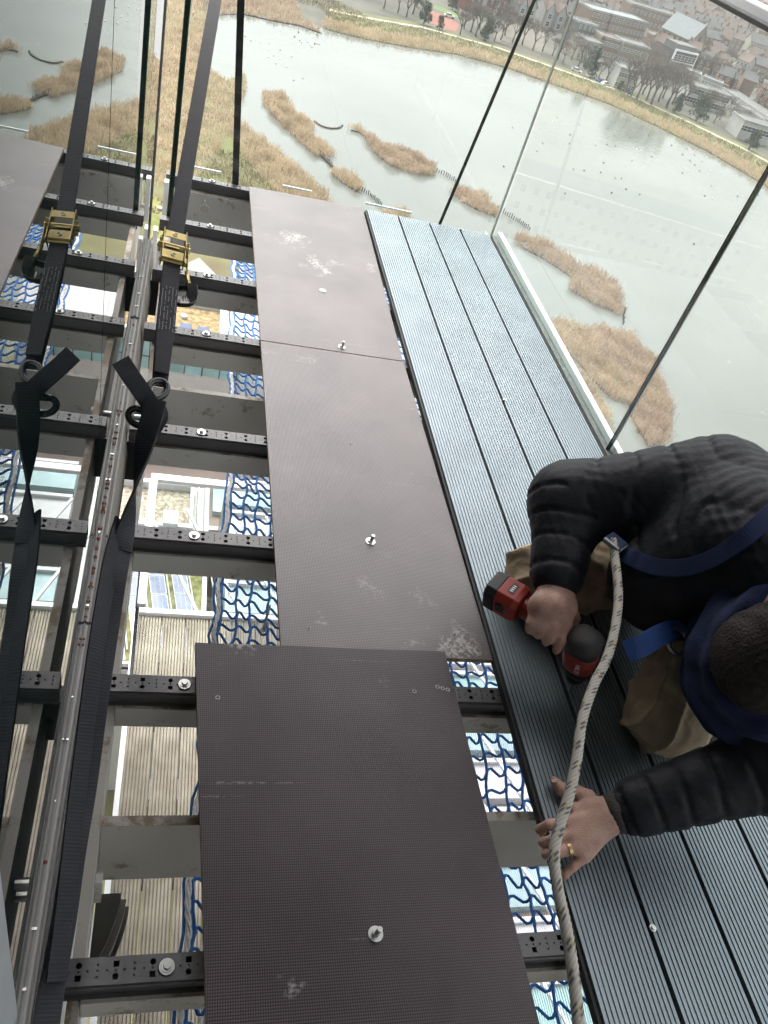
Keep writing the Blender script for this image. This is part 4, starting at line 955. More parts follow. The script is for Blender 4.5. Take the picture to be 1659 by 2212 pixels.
# modern white framed block
a, rz, w = base2(T(800, 620), T(985, 660)); mb_ = thing('white_frame_block', 'modern three storey block with white frame and dark glazing', 'building', a, rz)
MB().box(.4, w-.4, .3, 11, 0, 9.2).build('wall', BR[5], mb_); MB().box(0, w, 0, .9, 9.2, 9.9).box(0, .4, 0, .9, 0, 9.19).box(w-.4, w, 0, .9, 0, 9.19).box(.41, w-.41, 0, .6, 5.0, 5.5).build('white_frame', M_white, mb_)
MB().box(1, w-1, 1.5, 10, 9.201, 11.6).build('penthouse', RF[2], mb_)
for f in (1.0, 6.1):
    for b in range(6): window(mb_, .4+(b+.5)*(w-.8)/6, .3, f, 0, True)
# school: low white ranges with rows of windows
block(T(945, 870), T(1270, 965), 9, 6.5, 2, 13, BR[3], RF[2], 'two storey white school range with a row of tall windows by the lake', 'school_range', 'school', big=True)
block(T(900, 715), T(1030, 765), 8, 6, 2, 6, BR[3], RF[2], 'small white school wing with grey roof behind the range', 'school_wing', 'school')
block(T(1050, 790), T(1200, 850), 7, 6.5, 2, 6, BR[4], RF[2], 'cream school hall between the two white ranges', 'school_hall', 'school')
block(T(1215, 860), T(1640, 1150), 8, 5.5, 1, 26, BR[3], RF[2], 'long diagonal white school wing with grey roof', 'school_diagonal_wing', 'school', wz=2.6)
block(T(1330, 985), T(1550, 1120), 7, 5, 1, 10, BR[3], RF[2], 'single storey white classroom in front of the diagonal wing', 'classroom', 'school', wz=2)
block(T(1390, 1165), T(1640, 1235), 10, 6, 1, 8, BR[3], RF[2], 'white flat roofed hall near the shore at the right edge', 'sports_hall', 'school', big=True, wz=2.8)
block(T(350, 745), T(510, 790), 9, 7, 2, 7, BR[3], RF[2], 'white office building beside the lakeside car park', 'white_office')
o_, w_ = block(T(1480, 960), T(1640, 1060), 12, 13, 5, 6, TM('orange_brick', (.20, .105, .065)), RF[2], 'orange brick flats with stacked balconies at the right edge', 'orange_brick_flats')
for f in range(1, 5):
    for b in range(3): MB().box(w_*(.08+.32*b), w_*(.28+.32*b), -1.3, -.001, f*2.6-.1, f*2.6+.9).build('balcony', TM('orange_brick', ()), o_)
block(T(1160, 505), T(1250, 530), 8, 5.5, 2, 3, TM('orange_brick', ()), RF[3], 'small orange brick house right of the church', 'orange_house', 'house', 'gable')
block(T(1140, 560), T(1215, 580), 8, 5.5, 2, 3, TM('orange_brick', ()), RF[1], 'small orange brick house in front of the church', 'orange_cottage', 'house', 'gable')
block(T(1325, 660), T(1415, 700), 9, 9, 3, 3, BR[3], RF[1], 'tall white gabled house among trees right of the church', 'white_villa', 'house', 'gable')
block(T(1450, 490), T(1659, 560), 10, 9, 3, 8, BR[4], RF[0], 'cream terrace with long slate roof at the right edge', 'cream_terrace', 'building', 'gable')
block(T(1440, 640), T(1659, 720), 9, 7, 2, 8, BR[0], RF[0], 'red brick terrace with white bays at the right edge', 'bay_terrace', 'building', 'gable')
block(T(1060, 400), T(1230, 440), 9, 6, 2, 5, BR[0], RF[0], 'dark brick row behind the church', 'dark_row', 'building', 'gable')
for nm, pts, c in (('lawn', [U(150, 40), U(400, 150), U(370, 165), U(130, 75)], (.10, .15, .045)), ('playground', [U(90, 90), U(260, 150), U(380, 230), U(340, 300), U(100, 215)], (.22, .085, .06)), ('car_park', [T(0, 600), T(340, 740), T(310, 790), T(0, 660)], (.14, .14, .14)),
                   ('back_yard', [U(680, 190), U(1180, 300), U(1130, 530), U(700, 380)], (.13, .112, .09)), ('road', [T(820, 330), T(990, 60), T(1010, 60), T(870, 340)], (.15, .15, .15))):
    p = [onz(*q, ZG) for q in pts]; bank(nm, [(v.x, v.y) for v in p], ZG+.03, mat(nm+'_surface', c, .9, 0, .15, .1))
# cars
def car(p, col, rz, label):
    t = thing('parked_car', label, 'car', onz(*p, ZG)+Vector((0, 0, .03)), rz, 'cars in the lakeside car park')
    pm = mat('car_'+label.split()[0], col, .25, 0, .02)
    body = [(-2.1, .35), (-2.1, .8), (-1.9, .95), (-1.0, 1.0), (1.2, .98), (2.05, .82), (2.15, .6), (2.1, .35)]
    vs = [(x, -.85, z) for x, z in body] + [(x, .85, z) for x, z in body]; n = 8
    MB().add(vs, [tuple(range(n))[::-1], tuple(range(n, 2*n))] + [(i, (i+1) % n, (i+1) % n+n, i+n) for i in range(n)]).build('body', pm, t)
    cab = [(-1.75, .96), (-1.2, 1.45), (.25, 1.45), (1.0, .98)]
    vs = [(x, -.74, z) for x, z in cab] + [(x, .74, z) for x, z in cab]
    MB().add(vs, [(3,2,1,0), (4,5,6,7), (0,1,5,4), (2,3,7,6)]).build('windows', M_wgl, t); MB().box(-1.2, .25, -.7, .7, 1.44, 1.5).build('roof', pm, t)
    for x in (-1.3, 1.3):
        for s in (-1, 1): MB().tube([(x, s*.72, .33), (x, s*.9, .33)], .33, 12).build('wheel', M_gap, t)
for k, (p, col, nm) in enumerate(((T(40, 610), (.7, .7, .7), 'white car nearest the reeds in the car park'), (T(160, 655), (.72, .72, .72), 'silver car between the trees in the car park'), (T(180, 640), (.6, .6, .6), 'grey car behind the silver one'), (T(250, 700), (.05, .12, .35), 'blue car in the lakeside car park'),
                            (T(285, 725), (.66, .66, .68), 'pale car at the right end of the car park'), (T(470, 790), (.06, .08, .30), 'navy car in front of the white office'), (U(620, 150), (.6, .6, .62), 'chrome coloured car below the red brick flats'), (U(280, 165), (.65, .65, .65), 'light van beside the playground'))):
    car(p, col, random.uniform(-.6, .6), nm)

# ------------------------------------------------------------------ trees
M_bark = mat('winter_bark', (.11, .085, .07), .95, 0, .3, 1); M_twig = mat('winter_twig', (.165, .130, .110), .95, 0, .3, .3)
M_ever = mat('evergreen_leaf', (.028, .045, .018), .8, 0, .5, .35, var2=(.06, .085, .035))
def bare_tree(seed):
    r = random.Random(seed); mb = MB(); tw = MB(); H = 9.0
    def grow(p, d, L, rad, lev):
        q = p + d*L; mid = (p+q)/2 + Vector((r.uniform(-1, 1), r.uniform(-1, 1), 0))*L*.06
        mb.tube([p, mid, q], [rad, rad*.8, rad*.6], 5 if lev < 2 else 3, caps=False)
        if lev >= 4:
            for k in range(9):
                e = q - d*L*r.uniform(0, .9); v = (d*r.uniform(.2, 1) + Vector((r.gauss(0, .6), r.gauss(0, .6), r.uniform(-.1, .8)))).normalized()*r.uniform(.6, 1.3)
                s = v.cross(Vector((r.gauss(0, 1), r.gauss(0, 1), 1))).normalized()*.035
                tw.add([e-s, e+s, e+v], [(0, 1, 2)])
            return
        n = r.choice((2, 3, 3)) if lev else 4
        for k in range(n):
            a = 2*math.pi*(k+r.random()*.6)/n; sp = r.uniform(.45, .95) if lev else r.uniform(.4, .8)
            nd = (d + Vector((math.cos(a)*sp, math.sin(a)*sp, r.uniform(-.05, .25)))).normalized()
            grow(q, nd, L*r.uniform(.62, .85), rad*.58, lev+1)
    grow(Vector((0, 0, 0)), Vector((r.uniform(-.05, .05), r.uniform(-.05, .05), 1)), 2.2, .26, 0)
    return mb.mesh('trunk', M_bark), tw.mesh('crown', M_twig)
TV = [bare_tree(k+20) for k in range(5)]
def ever_tree(seed):
    r = random.Random(seed); mb = MB(); tr = MB().tube([(0, 0, 0), (.1, 0, 3)], [.25, .12], 6).mesh('trunk', M_bark)
    for c in range(26):
        a, e = r.uniform(0, 6.28), r.uniform(0, 1); cr = r.uniform(.5, 2.2)*(1-.5*e); cp = Vector((cr*math.cos(a), cr*math.sin(a), 1.2+4.6*e)); rr = r.uniform(.6, 1.1)
        for k in range(70):
            v = Vector((r.gauss(0, 1), r.gauss(0, 1), r.gauss(0, .8))).normalized(); p = cp + v*rr*r.uniform(.6, 1.05); s = Vector((r.gauss(0, 1), r.gauss(0, 1), r.gauss(0, 1))).normalized()*.2; u = v.cross(s).normalized()*.16
            mb.add([p-s, p+u, p+s, p-u], [(0, 1, 2, 3)])
    return tr, mb.mesh('crown', M_ever)
EV = [ever_tree(k) for k in range(3)]
ntree = 0
def tree(loc, s, ever=False, label=None, group=None, k=None):
    global ntree
    t = thing('evergreen_tree' if ever else 'bare_tree', label, 'tree', loc, random.uniform(0, 6.28), group); t.scale = (s, s, s*random.uniform(.9, 1.15))
    tr, cr = (EV if ever else TV)[ntree % (3 if ever else 5)]; inst('trunk', tr, t); inst('crown', cr, t); ntree += 1
for p, s in ((T(440, 790), 1.6), (T(545, 850), 2.1), (T(600, 800), 1.6), (T(670, 890), 2.0), (T(735, 860), 1.7), (T(800, 920), 2.0), (T(850, 880), 1.6), (T(500, 820), 1.5), (T(630, 850), 1.7), (T(770, 830), 1.5), (T(920, 900), 1.4), (T(700, 800), 1.4), (T(290, 690), 1.3), (T(60, 560), 1.4), (T(120, 580), 1.3), (T(1130, 980), 1.2), (T(1250, 1010), 1.2), (T(1320, 1080), 1.2), (T(620, 560), 1.4), (T(680, 600), 1.4), (T(640, 680), 1.5), (T(720, 700), 1.4), (T(1080, 640), 1.4), (T(1150, 680), 1.4), (T(1240, 690), 1.3), (T(1300, 620), 1.4), (T(1390, 780), 1.4), (T(1480, 760), 1.4), (T(1560, 780), 1.3), (U(800, 330), 1.4), (U(960, 420), 1.4), (U(1060, 470), 1.4), (U(1150, 480), 1.2), (U(760, 370), 1.4), (U(380, 330), 1.3), (U(530, 340), 1.5), (U(1320, 480), 1.3), (U(1420, 560), 1.3), (T(340, 700), 1.1), (T(230, 660), 1.0), (T(1200, 1040), .9), (T(1410, 1110), 1.0),
             (U(480, 300), 1.5), (U(560, 270), 1.3), (U(740, 260), 1.2), (U(700, 220), 1.2), (U(870, 400), 1.2), (U(1290, 560), 1.2), (U(1240, 520), 1.0), (U(700, 380), 1.1), (U(420, 270), 1.2), (U(-120, 160), 1.3), (U(-200, 120), 1.2), (U(20, 130), 1.2), (U(-60, 130), 1.4), (U(-330, 80), 1.2), (U(1340, 590), 1.1), (T(990, 800), 1.1), (T(1290, 740), 1.1), (T(1480, 820), 1.2)):
    tree(onz(*p, ZG), s, False, 'bare winter tree standing along the far lake shore', 'bare trees along the far shore')
for p, s, lb in ((T(130, 640), 1.5, 'dark evergreen beside the car park'), (T(870, 955), 1.0, 'left of two dark evergreens by the white school range'), (T(1050, 1020), 1.5, 'right and larger of two dark evergreens by the white school range'), (T(1490, 1270), 1.2, 'round evergreen bush by the hall at the right edge'), (U(610, 380), 1.3, 'evergreen below the red brick flats by the reeds'),
                 (U(185, 280), .7, 'small dark bush at the reed edge below the playground'), (U(40, 230), 1.1, 'dark evergreen left of the playground'), (U(310, 90), .8, 'hedge tree beside the lawn'), (U(-20, 60), 1.0, 'evergreen near the top edge left of the lawn'), (T(400, 770), .6, 'low dark shrub by the white office'), (U(1360, 110), 1.2, 'evergreen between houses and the glass corner')):
    tree(onz(*p, ZG), s, True, lb)
# ------------------------------------------------------------------ streets of houses
ang = R_(-22); ca, sa = math.cos(ang), math.sin(ang); cnt = 0; tcnt = 0
for r in range(26):
    for c in range(64):
        u, v = -330 + c*7.6 + (r % 2)*3, 350 + r*26
        x, y = u*ca - v*sa*0 + 220 + (v-350)*.30, v*1.0 + u*sa*.9 + 20
        d = Vector((x, y, ZG-CH)); cz = d.dot(CV)
        if cz <= 0: continue
        px, py = 829.5 + CF*d.dot(CX)/cz, 1106 + CF*d.dot(CD)/cz
        if not (880 < px < 1720 and -40 < py < 260): continue
        if (px-880)*.33 - 60 < py - 118 + 60 and py > 40 + (px-1100)*.30: continue
        if min((Vector((x, y, ZG))-k).length for k in KEY) < 17: continue
        if (c % 13 == 0): continue
        q_ = random.random()
        if q_ < .84 and cnt < 290:
            place_house(random.choice((0, 0, 1, 1, 2, 3, 4, 5, 6, 6, 7)), (x, y, ZG), ang + random.gauss(0, .05) + (math.pi if random.random() < .15 else 0)); cnt += 1
        if random.random() < .62 and tcnt < 285:
            tree(Vector((x+random.uniform(-3, 6), y-random.uniform(7, 14), ZG)), random.uniform(.7, 1.35), random.random() < .06, 'garden tree among the streets beyond the lake', 'garden trees beyond the lake'); tcnt += 1
print('houses', cnt, 'trees', tcnt)
for k in range(8):
    if not used[k]:
        for ch_ in list(HP[k].children_recursive): bpy.data.objects.remove(ch_)
        bpy.data.objects.remove(HP[k])

# ------------------------------------------------------------------ thin winter haze over the lake and town
hz = MB().box(-2500, 2500, -2500, 2500, ZW-1.6, 14).build('haze'); hz['kind'] = 'stuff'; hz['label'] = 'thin pale winter haze over the lake and town'; hz['category'] = 'haze'
hm = bpy.data.materials.new('haze'); hm.use_nodes = True; hn = hm.node_tree; hn.nodes.clear(); ho = hn.nodes.new('ShaderNodeOutputMaterial'); hv = hn.nodes.new('ShaderNodeVolumePrincipled')
hv.inputs['Color'].default_value = (.93, .94, .95, 1); hv.inputs['Density'].default_value = .00024; hn.links.new(hv.outputs[0], ho.inputs['Volume']); hz.data.materials.append(hm)
# ================================================================== kneeling worker
from mathutils.bvhtree import BVHTree
class Field:
    """signed distance field of blended limbs, turned into one continuous surface"""
    def __init__(s, lo, hi, h):
        s.lo = np.array(lo, float); s.h = h; s.n = np.ceil((np.array(hi)-s.lo)/h).astype(int)+1; s.d = np.full(s.n, .2, np.float32)
    def cone(s, a, b, r1, r2=None, k=.015, sq=None):
        r2 = r1 if r2 is None else r2; a = np.array(a, float); b = np.array(b, float); R = max(r1, r2)+.03+k
        i0 = np.maximum(0, np.floor((np.minimum(a, b)-R-s.lo)/s.h).astype(int)); i1 = np.minimum(s.n, np.ceil((np.maximum(a, b)+R-s.lo)/s.h).astype(int)+1)
        if (i1 <= i0).any(): return s
        g = np.stack(np.meshgrid(*[s.lo[q]+s.h*np.arange(i0[q], i1[q]) for q in range(3)], indexing='ij'), -1)
        ab = b-a; t = np.clip(((g-a) @ ab)/max(1e-12, ab @ ab), 0, 1); v = g-a-t[..., None]*ab
        if sq is not None:                    # flatten across the given unit direction
            q = np.array(sq[0], float); q /= np.linalg.norm(q); v = v + (v @ q)[..., None]*q*(1/sq[1]-1)
        dd = np.linalg.norm(v, axis=-1)-(r1+(r2-r1)*t)
        sl = tuple(slice(i0[q], i1[q]) for q in range(3)); o = s.d[sl]; hh = np.clip(k-np.abs(o-dd), 0, None)/k
        s.d[sl] = np.minimum(o, dd)-hh*hh*k*.25
        return s
    def chain(s, pts, rad, k=.015):
        for i in range(len(pts)-1): s.cone(pts[i], pts[i+1], rad[i], rad[i+1], k)
        return s
    def mesh(s):
        d = s.d; n = s.n; ins = d < 0
        c = np.zeros(n-1, int)
        for a in (0, 1):
            for b in (0, 1):
                for e in (0, 1): c += ins[a:n[0]-1+a, b:n[1]-1+b, e:n[2]-1+e]
        act = (c > 0) & (c < 8); idx = -np.ones(n-1, int); cells = np.argwhere(act); idx[act] = np.arange(len(cells))
        acc = np.zeros((len(cells), 3)); cnt = np.zeros(len(cells))
        cor = [(a, b, e) for a in (0, 1) for b in (0, 1) for e in (0, 1)]
        val = {q: d[cells[:, 0]+q[0], cells[:, 1]+q[1], cells[:, 2]+q[2]] for q in cor}
        for p in cor:
            for ax in range(3):
                if p[ax]: continue
                q = list(p); q[ax] = 1; q = tuple(q); m_ = (val[p] < 0) != (val[q] < 0); t = val[p]/(val[p]-val[q]+1e-12)
                pos = np.array(p, float)[None]+np.zeros((len(cells), 3)); pos[:, ax] += t; acc[m_] += pos[m_]; cnt[m_] += 1
        V = s.lo+s.h*(cells+acc/np.maximum(cnt, 1)[:, None]); F = []
        for ax in range(3):
            u, v = (ax+1) % 3, (ax+2) % 3; A = [slice(1, -1)]*3; A[ax] = slice(0, -1); B = list(A); B[ax] = slice(1, None)
            x, y = ins[tuple(A)], ins[tuple(B)]; off = np.array([1, 1, 1]); off[ax] = 0
            for fl in (0, 1):
                e = np.argwhere((x & ~y) if fl == 0 else (~x & y))+off
                if not len(e): continue
                def cell(du, dv): q = e.copy(); q[:, u] += du; q[:, v] += dv; return idx[q[:, 0], q[:, 1], q[:, 2]]
                quad = np.stack([cell(-1, -1), cell(0, -1), cell(0, 0), cell(-1, 0)], 1)
                F.append(quad if fl == 0 else quad[:, ::-1])
        return V, np.concatenate(F)
def smooth(V, F, it=2, lam=.5):
    E_ = np.concatenate([F[:, [0, 1]], F[:, [1, 2]], F[:, [2, 3]], F[:, [3, 0]]])
    for _ in range(it):
        acc = np.zeros_like(V); cn = np.zeros(len(V)); np.add.at(acc, E_[:, 0], V[E_[:, 1]]); np.add.at(cn, E_[:, 0], 1); V = V+(acc/np.maximum(cn, 1)[:, None]-V)*lam
    return V
def normals(V, F):
    n = np.cross(V[F[:, 2]]-V[F[:, 0]], V[F[:, 3]]-V[F[:, 1]]); N = np.zeros_like(V)
    for k in range(4): np.add.at(N, F[:, k], n)
    return N/np.maximum(np.linalg.norm(N, axis=1), 1e-9)[:, None]
def field_obj(name, V, F, m_, par):
    me = bpy.data.meshes.new(name); me.from_pydata(V.tolist(), [], F.tolist()); me.materials.append(m_); me.update()
    me.polygons.foreach_set('use_smooth', [True]*len(me.polygons))
    o = bpy.data.objects.new(name, me); COL.objects.link(o); o.parent = par; return o
def HL_(x, y, z): return onz(1124.7+x*.1819, 1645.8+y*.1819, z)      # left hand close-up to world
def HR_(x, y, z): return onz(1042.3+x*.1984, 1206.9+y*.1984, z)      # right hand close-up to world
def skin_mat():
    mt = mat('skin', (.50, .285, .225), .5, 0, .08, 40, .22, 330, var2=(.62, .39, .315)); b = mt.node_tree.nodes['Principled BSDF']
    b.inputs['Subsurface Weight'].default_value = .12; b.inputs['Subsurface Radius'].default_value = (.012, .004, .002); b.inputs['Subsurface Scale'].default_value = .5; return mt
M_skin = skin_mat()
M_jack = mat('black_nylon', (.0145, .015, .0205), .6, 0, .12, 14, .14, 80, spec=.35)
M_trou = mat('khaki_cotton', (.40, .305, .20), .9, 0, .15, 22, .6, 22)
M_hood = mat('navy_fleece', (.018, .026, .075), .95, 0, .15, 40, .25, 240)
M_hair = mat('dark_brown_hair', (.022, .012, .009), .7, 0, .3, 60, .5, 220)
M_cuff = mat('grey_rib', (.085, .078, .072), .9, 0, .1, 50, .3, 300)
M_harn = mat('navy_harness', (.007, .020, .075), .75, 0, .12, 60); M_harn2 = mat('blue_harness', (.010, .048, .190), .75, 0, .12, 60)
M_boot = mat('brown_boot', (.06, .04, .028), .7)
person = thing('person', 'person in black padded jacket and khaki trousers kneeling with a drill', 'person', (1.1, 1.0, 0))
SR, ER, WR = onz(1525, 1035, .47), onz(1228, 1082, .31), onz(1200, 1268, .222)
SLh, EL, WL = Vector((1.13, .74, .46)), onz(1668, 1655, .235), HL_(1080, 620, .078)
PEL, CHE = Vector((1.23, 1.07, .25)), Vector((1.15, .98, .43)); NK = Vector((1.12, .89, .50)); HD = onz(1712, 1412, .46); FD = Vector((-.38, .30, -.87)).normalized()
HPR, KNR, FTR = Vector((1.22, 1.17, .20)), onz(1168, 1245, .075), Vector((1.31, 1.30, .055))
HPL, KNL, FTL = Vector((1.22, .98, .20)), onz(1437, 1545, .080), Vector((1.335, .90, .055))
f = Field((.66, .40, -.07), (1.40, 1.42, .75), .0042)
f.chain([PEL, CHE], [.12, .13], .05).cone(CHE, NK, .10, .06, .05).cone(SR, SLh, .07, .07, .05).cone(NK, HD, .05, .055, .02)
f.cone(HD-FD*.03, HD+FD*.03, .088, .080, .02).cone(HD+FD*.03, HD+FD*.05+Vector((.05, -.02, -.02)), .06, .045, .02).cone(HD+FD*.09, HD+FD*.118+Vector((.01, 0, 0)), .014, .012, .012)
for s in (-1, 1): f.cone(HD+Vector((0, s*.082, -.01)), HD+Vector((.008, s*.092, -.03)), .016, .010, .006)
f.chain([SR, ER, WR], [.055, .045, .033]).chain([SLh, EL, WL], [.055, .045, .033])
f.chain([HPR, KNR, FTR], [.085, .055, .045]).chain([HPL, KNL, FTL], [.085, .055, .045])
# left hand: palm flat on the board, four fingers hooked over its edge, thumb along the board
K = [HL_(560, 720, .052), HL_(615, 880, .055), HL_(680, 1010, .052), HL_(770, 1120, .044)]
for q in K: f.cone(WL+(q-WL)*.15, q, .022, .0125, .016)
f.cone(HL_(900, 560, .062), HL_(640, 560, .045), .020, .012, .016)
fl = [[K[0], HL_(340, 745, .038), HL_(228, 800, .012), HL_(262, 850, -.014)], [K[1], HL_(395, 925, .040), HL_(268, 955, .014), HL_(300, 985, -.016)],
      [K[2], HL_(430, 1085, .040), HL_(305, 1100, .014), HL_(335, 1125, -.015)], [K[3], HL_(625, 1240, .032), HL_(520, 1345, .018), HL_(495, 1375, .006)]]
for q, r in zip(fl, (.0100, .0102, .0098, .0085)): f.chain(q, [r*1.15, r*1.02, r*.92, r*.80], .004)
f.chain([HL_(800, 430, .052), HL_(650, 360, .030), HL_(490, 330, .020), HL_(400, 225, .017)], [.017, .0135, .0112, .0092], .010)
# right hand: fist closed round the grip, index on the trigger
f.cone(WR, HR_(750, 500, .212), .030, .032, .02).cone(HR_(630, 540, .198), HR_(880, 540, .200), .026, .029, .03)
kr = [HR_(905, 720, .186), HR_(770, 745, .186), HR_(650, 735, .182), HR_(545, 700, .178)]
for q in kr: f.cone(HR_(750, 500, .205), q, .022, .0150, .010)
for q, e1, e2, r in ((kr[0], (860, 880, .172), (805, 995, .150), .0115), (kr[1], (730, 860, .165), (690, 905, .135), .0118), (kr[2], (610, 815, .158), (605, 800, .128), .0112), (kr[3], (515, 770, .158), (525, 745, .130), .0098)):
    f.chain([q, HR_(*e1), HR_(*e2)], [r*1.2, r, r*.85], .005)
f.chain([HR_(930, 520, .188), HR_(985, 640, .155), HR_(960, 790, .130)], [.018, .014, .011], .01)
V, F = f.mesh(); V = smooth(V, F, 2, .4); off = np.array(person.location)
body = field_obj('body', V-off, F, M_skin, person)
# clothes
def segdist(V, a, b):
    a, b = np.array(a), np.array(b); ab = b-a; t = np.clip((V-a) @ ab/(ab @ ab), 0, 1); return np.linalg.norm(V-a-t[:, None]*ab, axis=1), t*np.linalg.norm(ab)
j = Field((.68, .42, -.02), (1.372, 1.44, .80), .006)
SRo = SR+Vector((.02, -.02, .0))
j.chain([PEL+Vector((.0, 0, .02)), CHE], [.165, .175], .06).cone(CHE, NK, .15, .095, .06).cone(SRo, SLh, .098, .092, .06).cone(CHE, Vector((1.03, 1.00, .30)), .13, .115, .06)
j.chain([SRo, ER], [.104, .082], .03).chain([ER, WR+(ER-WR)*.16], [.078, .058], .04)
j.chain([SLh, EL], [.100, .078], .03).chain([EL, WL+(EL-WL)*.17], [.074, .053], .03)
V, F = j.mesh(); V = smooth(V, F, 2, .5)
segs = [(SRo, ER, .082), (ER, WR, .058), (SLh, EL, .082), (EL, WL, .056), (NK, PEL, .095)]
D_ = []; T_ = []
for a, b, p in segs:
    d_, t_ = segdist(V, a, b); D_.append(d_/(.10 if p != .085 else .165)); T_.append(t_/p)
D_ = np.array(D_); T_ = np.array(T_); k_ = D_.argmin(0); ph = T_[k_, np.arange(len(V))]
N = normals(V, F); wob = .09*np.sin(V[:, 0]*27+V[:, 1]*17)+.06*np.sin(V[:, 2]*33+V[:, 1]*21)
q = np.abs(np.sin(math.pi*(ph+wob))); amp = np.where(k_ == 4, .0062, .0062)
wr_ = .0020*np.sin(V[:, 0]*160+V[:, 1]*90+3*np.sin(V[:, 2]*60))*np.sin(V[:, 1]*130-V[:, 2]*110)
V = V+N*(amp*(np.minimum(1, q*2.2)**.7-.8)+wr_*np.clip(1.2-q, 0, 1))[:, None]; V = smooth(V, F, 1, .25)
V[:, 0] = np.minimum(V[:, 0], 1.368)
jk = field_obj('jacket', V-off, F, M_jack, person); jbvh = BVHTree.FromPolygons([tuple(v) for v in V], [tuple(q) for q in F.tolist()])
for a, b, r in ((WR, ER, .036), (WL, EL, .036)):
    d_ = (b-a).normalized(); pp = [a-d_*.004, a+d_*.012, a+d_*.03, a+d_*.06]
    o = MB().tube(pp, [r*.98, r*1.06, r*1.12, r*1.15], 20).build('knit_cuff', M_cuff, person, smooth=True); o.matrix_parent_inverse = Matrix.Translation(-person.location)
t_ = Field((.78, .70, .0), (1.372, 1.44, .50), .006)
t_.chain([HPR, KNR], [.115, .082], .03).chain([KNR, FTR], [.078, .062], .03).chain([HPL, KNL], [.112, .080], .03).chain([KNL, FTL], [.075, .060], .03).cone(HPR, HPL, .13, .13, .05)
V, F = t_.mesh(); V = smooth(V, F, 2, .5); N = normals(V, F)
fold = np.sin(V[:, 0]*70+V[:, 1]*45+2.2*np.sin(V[:, 1]*22)+1.3*np.sin(V[:, 2]*40))
fold2 = 1-np.abs(np.sin(V[:, 0]*34-V[:, 1]*41+1.7*np.sin(V[:, 2]*17+V[:, 0]*9)))
V = V+N*(.004*fold*np.abs(fold)+.014*fold2**3-.003)[:, None]; V[:, 2] = np.maximum(V[:, 2], .0015); V[:, 0] = np.minimum(V[:, 0], 1.369)
tr = field_obj('trousers', V-off, F, M_trou, person); tbvh = BVHTree.FromPolygons([tuple(v) for v in V], [tuple(q) for q in F.tolist()])
# hood gathered round the neck, hair
hd = Field((.80, .40, .20), (1.372, 1.10, .80), .006); ax = (HD-NK).normalized()
cN = HD + Vector((.012, .02, -.045)); vdir = (Vector((0, 0, CH))-HD).normalized(); e1 = vdir.cross(Vector((0, 0, 1))).normalized(); e2 = vdir.cross(e1)
for rr, tr_, dz in ((.122, .034, -.075), (.113, .031, -.040), (.100, .025, -.008), (.089, .017, .016)):
    ring = [cN+vdir*dz+(e1*math.cos(a)*rr*1.0+e2*math.sin(a)*rr*1.12)*(1+.04*math.sin(a*3+dz*50)) for a in np.linspace(0, 2*math.pi, 25)]
    for k in range(24): hd.cone(ring[k], ring[k+1], tr_*(1+.12*math.sin(k*.8+rr*90)), None, .022)
hd.cone(NK, CHE+Vector((.0, 0, .06)), .09, .10, .05)
V, F = hd.mesh(); V = smooth(V, F, 2, .5); N = normals(V, F); rel = V-np.array(cN); an_ = np.arctan2(rel @ np.array(e2), rel @ np.array(e1)); rd_ = np.linalg.norm(rel, axis=1); V = V+N*(.006*np.sin(rd_*170+2.2*np.sin(an_*2+1))+.0025*np.sin(an_*9+rd_*60))[:, None]; V[:, 0] = np.minimum(V[:, 0], 1.37)
field_obj('hood', V-off, F, M_hood, person)
hf = Field((.85, .40, .30), (1.37, 1.0, .75), .005); hf.cone(HD-FD*.035, HD+FD*.045, .096, .0925, .02)
V, F = hf.mesh(); N = normals(V, F); V = V+N*(.002*np.sin(V[:, 0]*300+V[:, 1]*260)*np.sin(V[:, 1]*310))[:, None]
field_obj('hair', V-off, F, M_hair, person)
for a, d_ in ((FTR, Vector((.05, .03, 0))), (FTL, Vector((.03, -.04, 0)))):
    bf = Field(tuple(a-Vector((.15, .15, .06))), tuple(a+Vector((.15, .15, .15))), .006); bf.cone(a+Vector((0, 0, -.0)), a+d_*.4, .05, .045, .02); V, F = bf.mesh(); V[:, 2] = np.maximum(V[:, 2], .001); V[:, 0] = np.minimum(V[:, 0], 1.372)
    field_obj('boot', V-off, F, M_boot, person)
def P(o): o.matrix_parent_inverse = Matrix.Translation(-person.location); return o
rg = []
d_ = (fl[2][1]-fl[2][0]).normalized(); c_ = fl[2][0].lerp(fl[2][1], .42); u_ = d_.cross(Vector((0, 0, 1))).normalized(); w_ = d_.cross(u_)
ring = [c_+(u_*math.cos(a)+w_*math.sin(a))*.0114 for a in np.linspace(0, 2*math.pi, 25)[:-1]]
mb = MB()
for s in (-.0022, -.0007, .0007, .0022): mb.tube([p+d_*s for p in ring], .0012, 5, closed=True)
P(mb.build('wedding_ring', mat('gold', (.85, .58, .30), .18, 1, 0), person, smooth=True))
# nails
for q, r in zip(fl[3:], (.0085,)): pass
nl = MB(); tp = HL_(392, 205, .0265); tq = HL_(405, 245, .0295)
nl.ribbon([tp, tp.lerp(tq, .5)+Vector((0, 0, .0006)), tq], [(-.1, .2, 1)]*3, .011, .0012); P(nl.build('thumb_nail', mat('nail', (.55, .36, .29), .3, 0, .05), person))
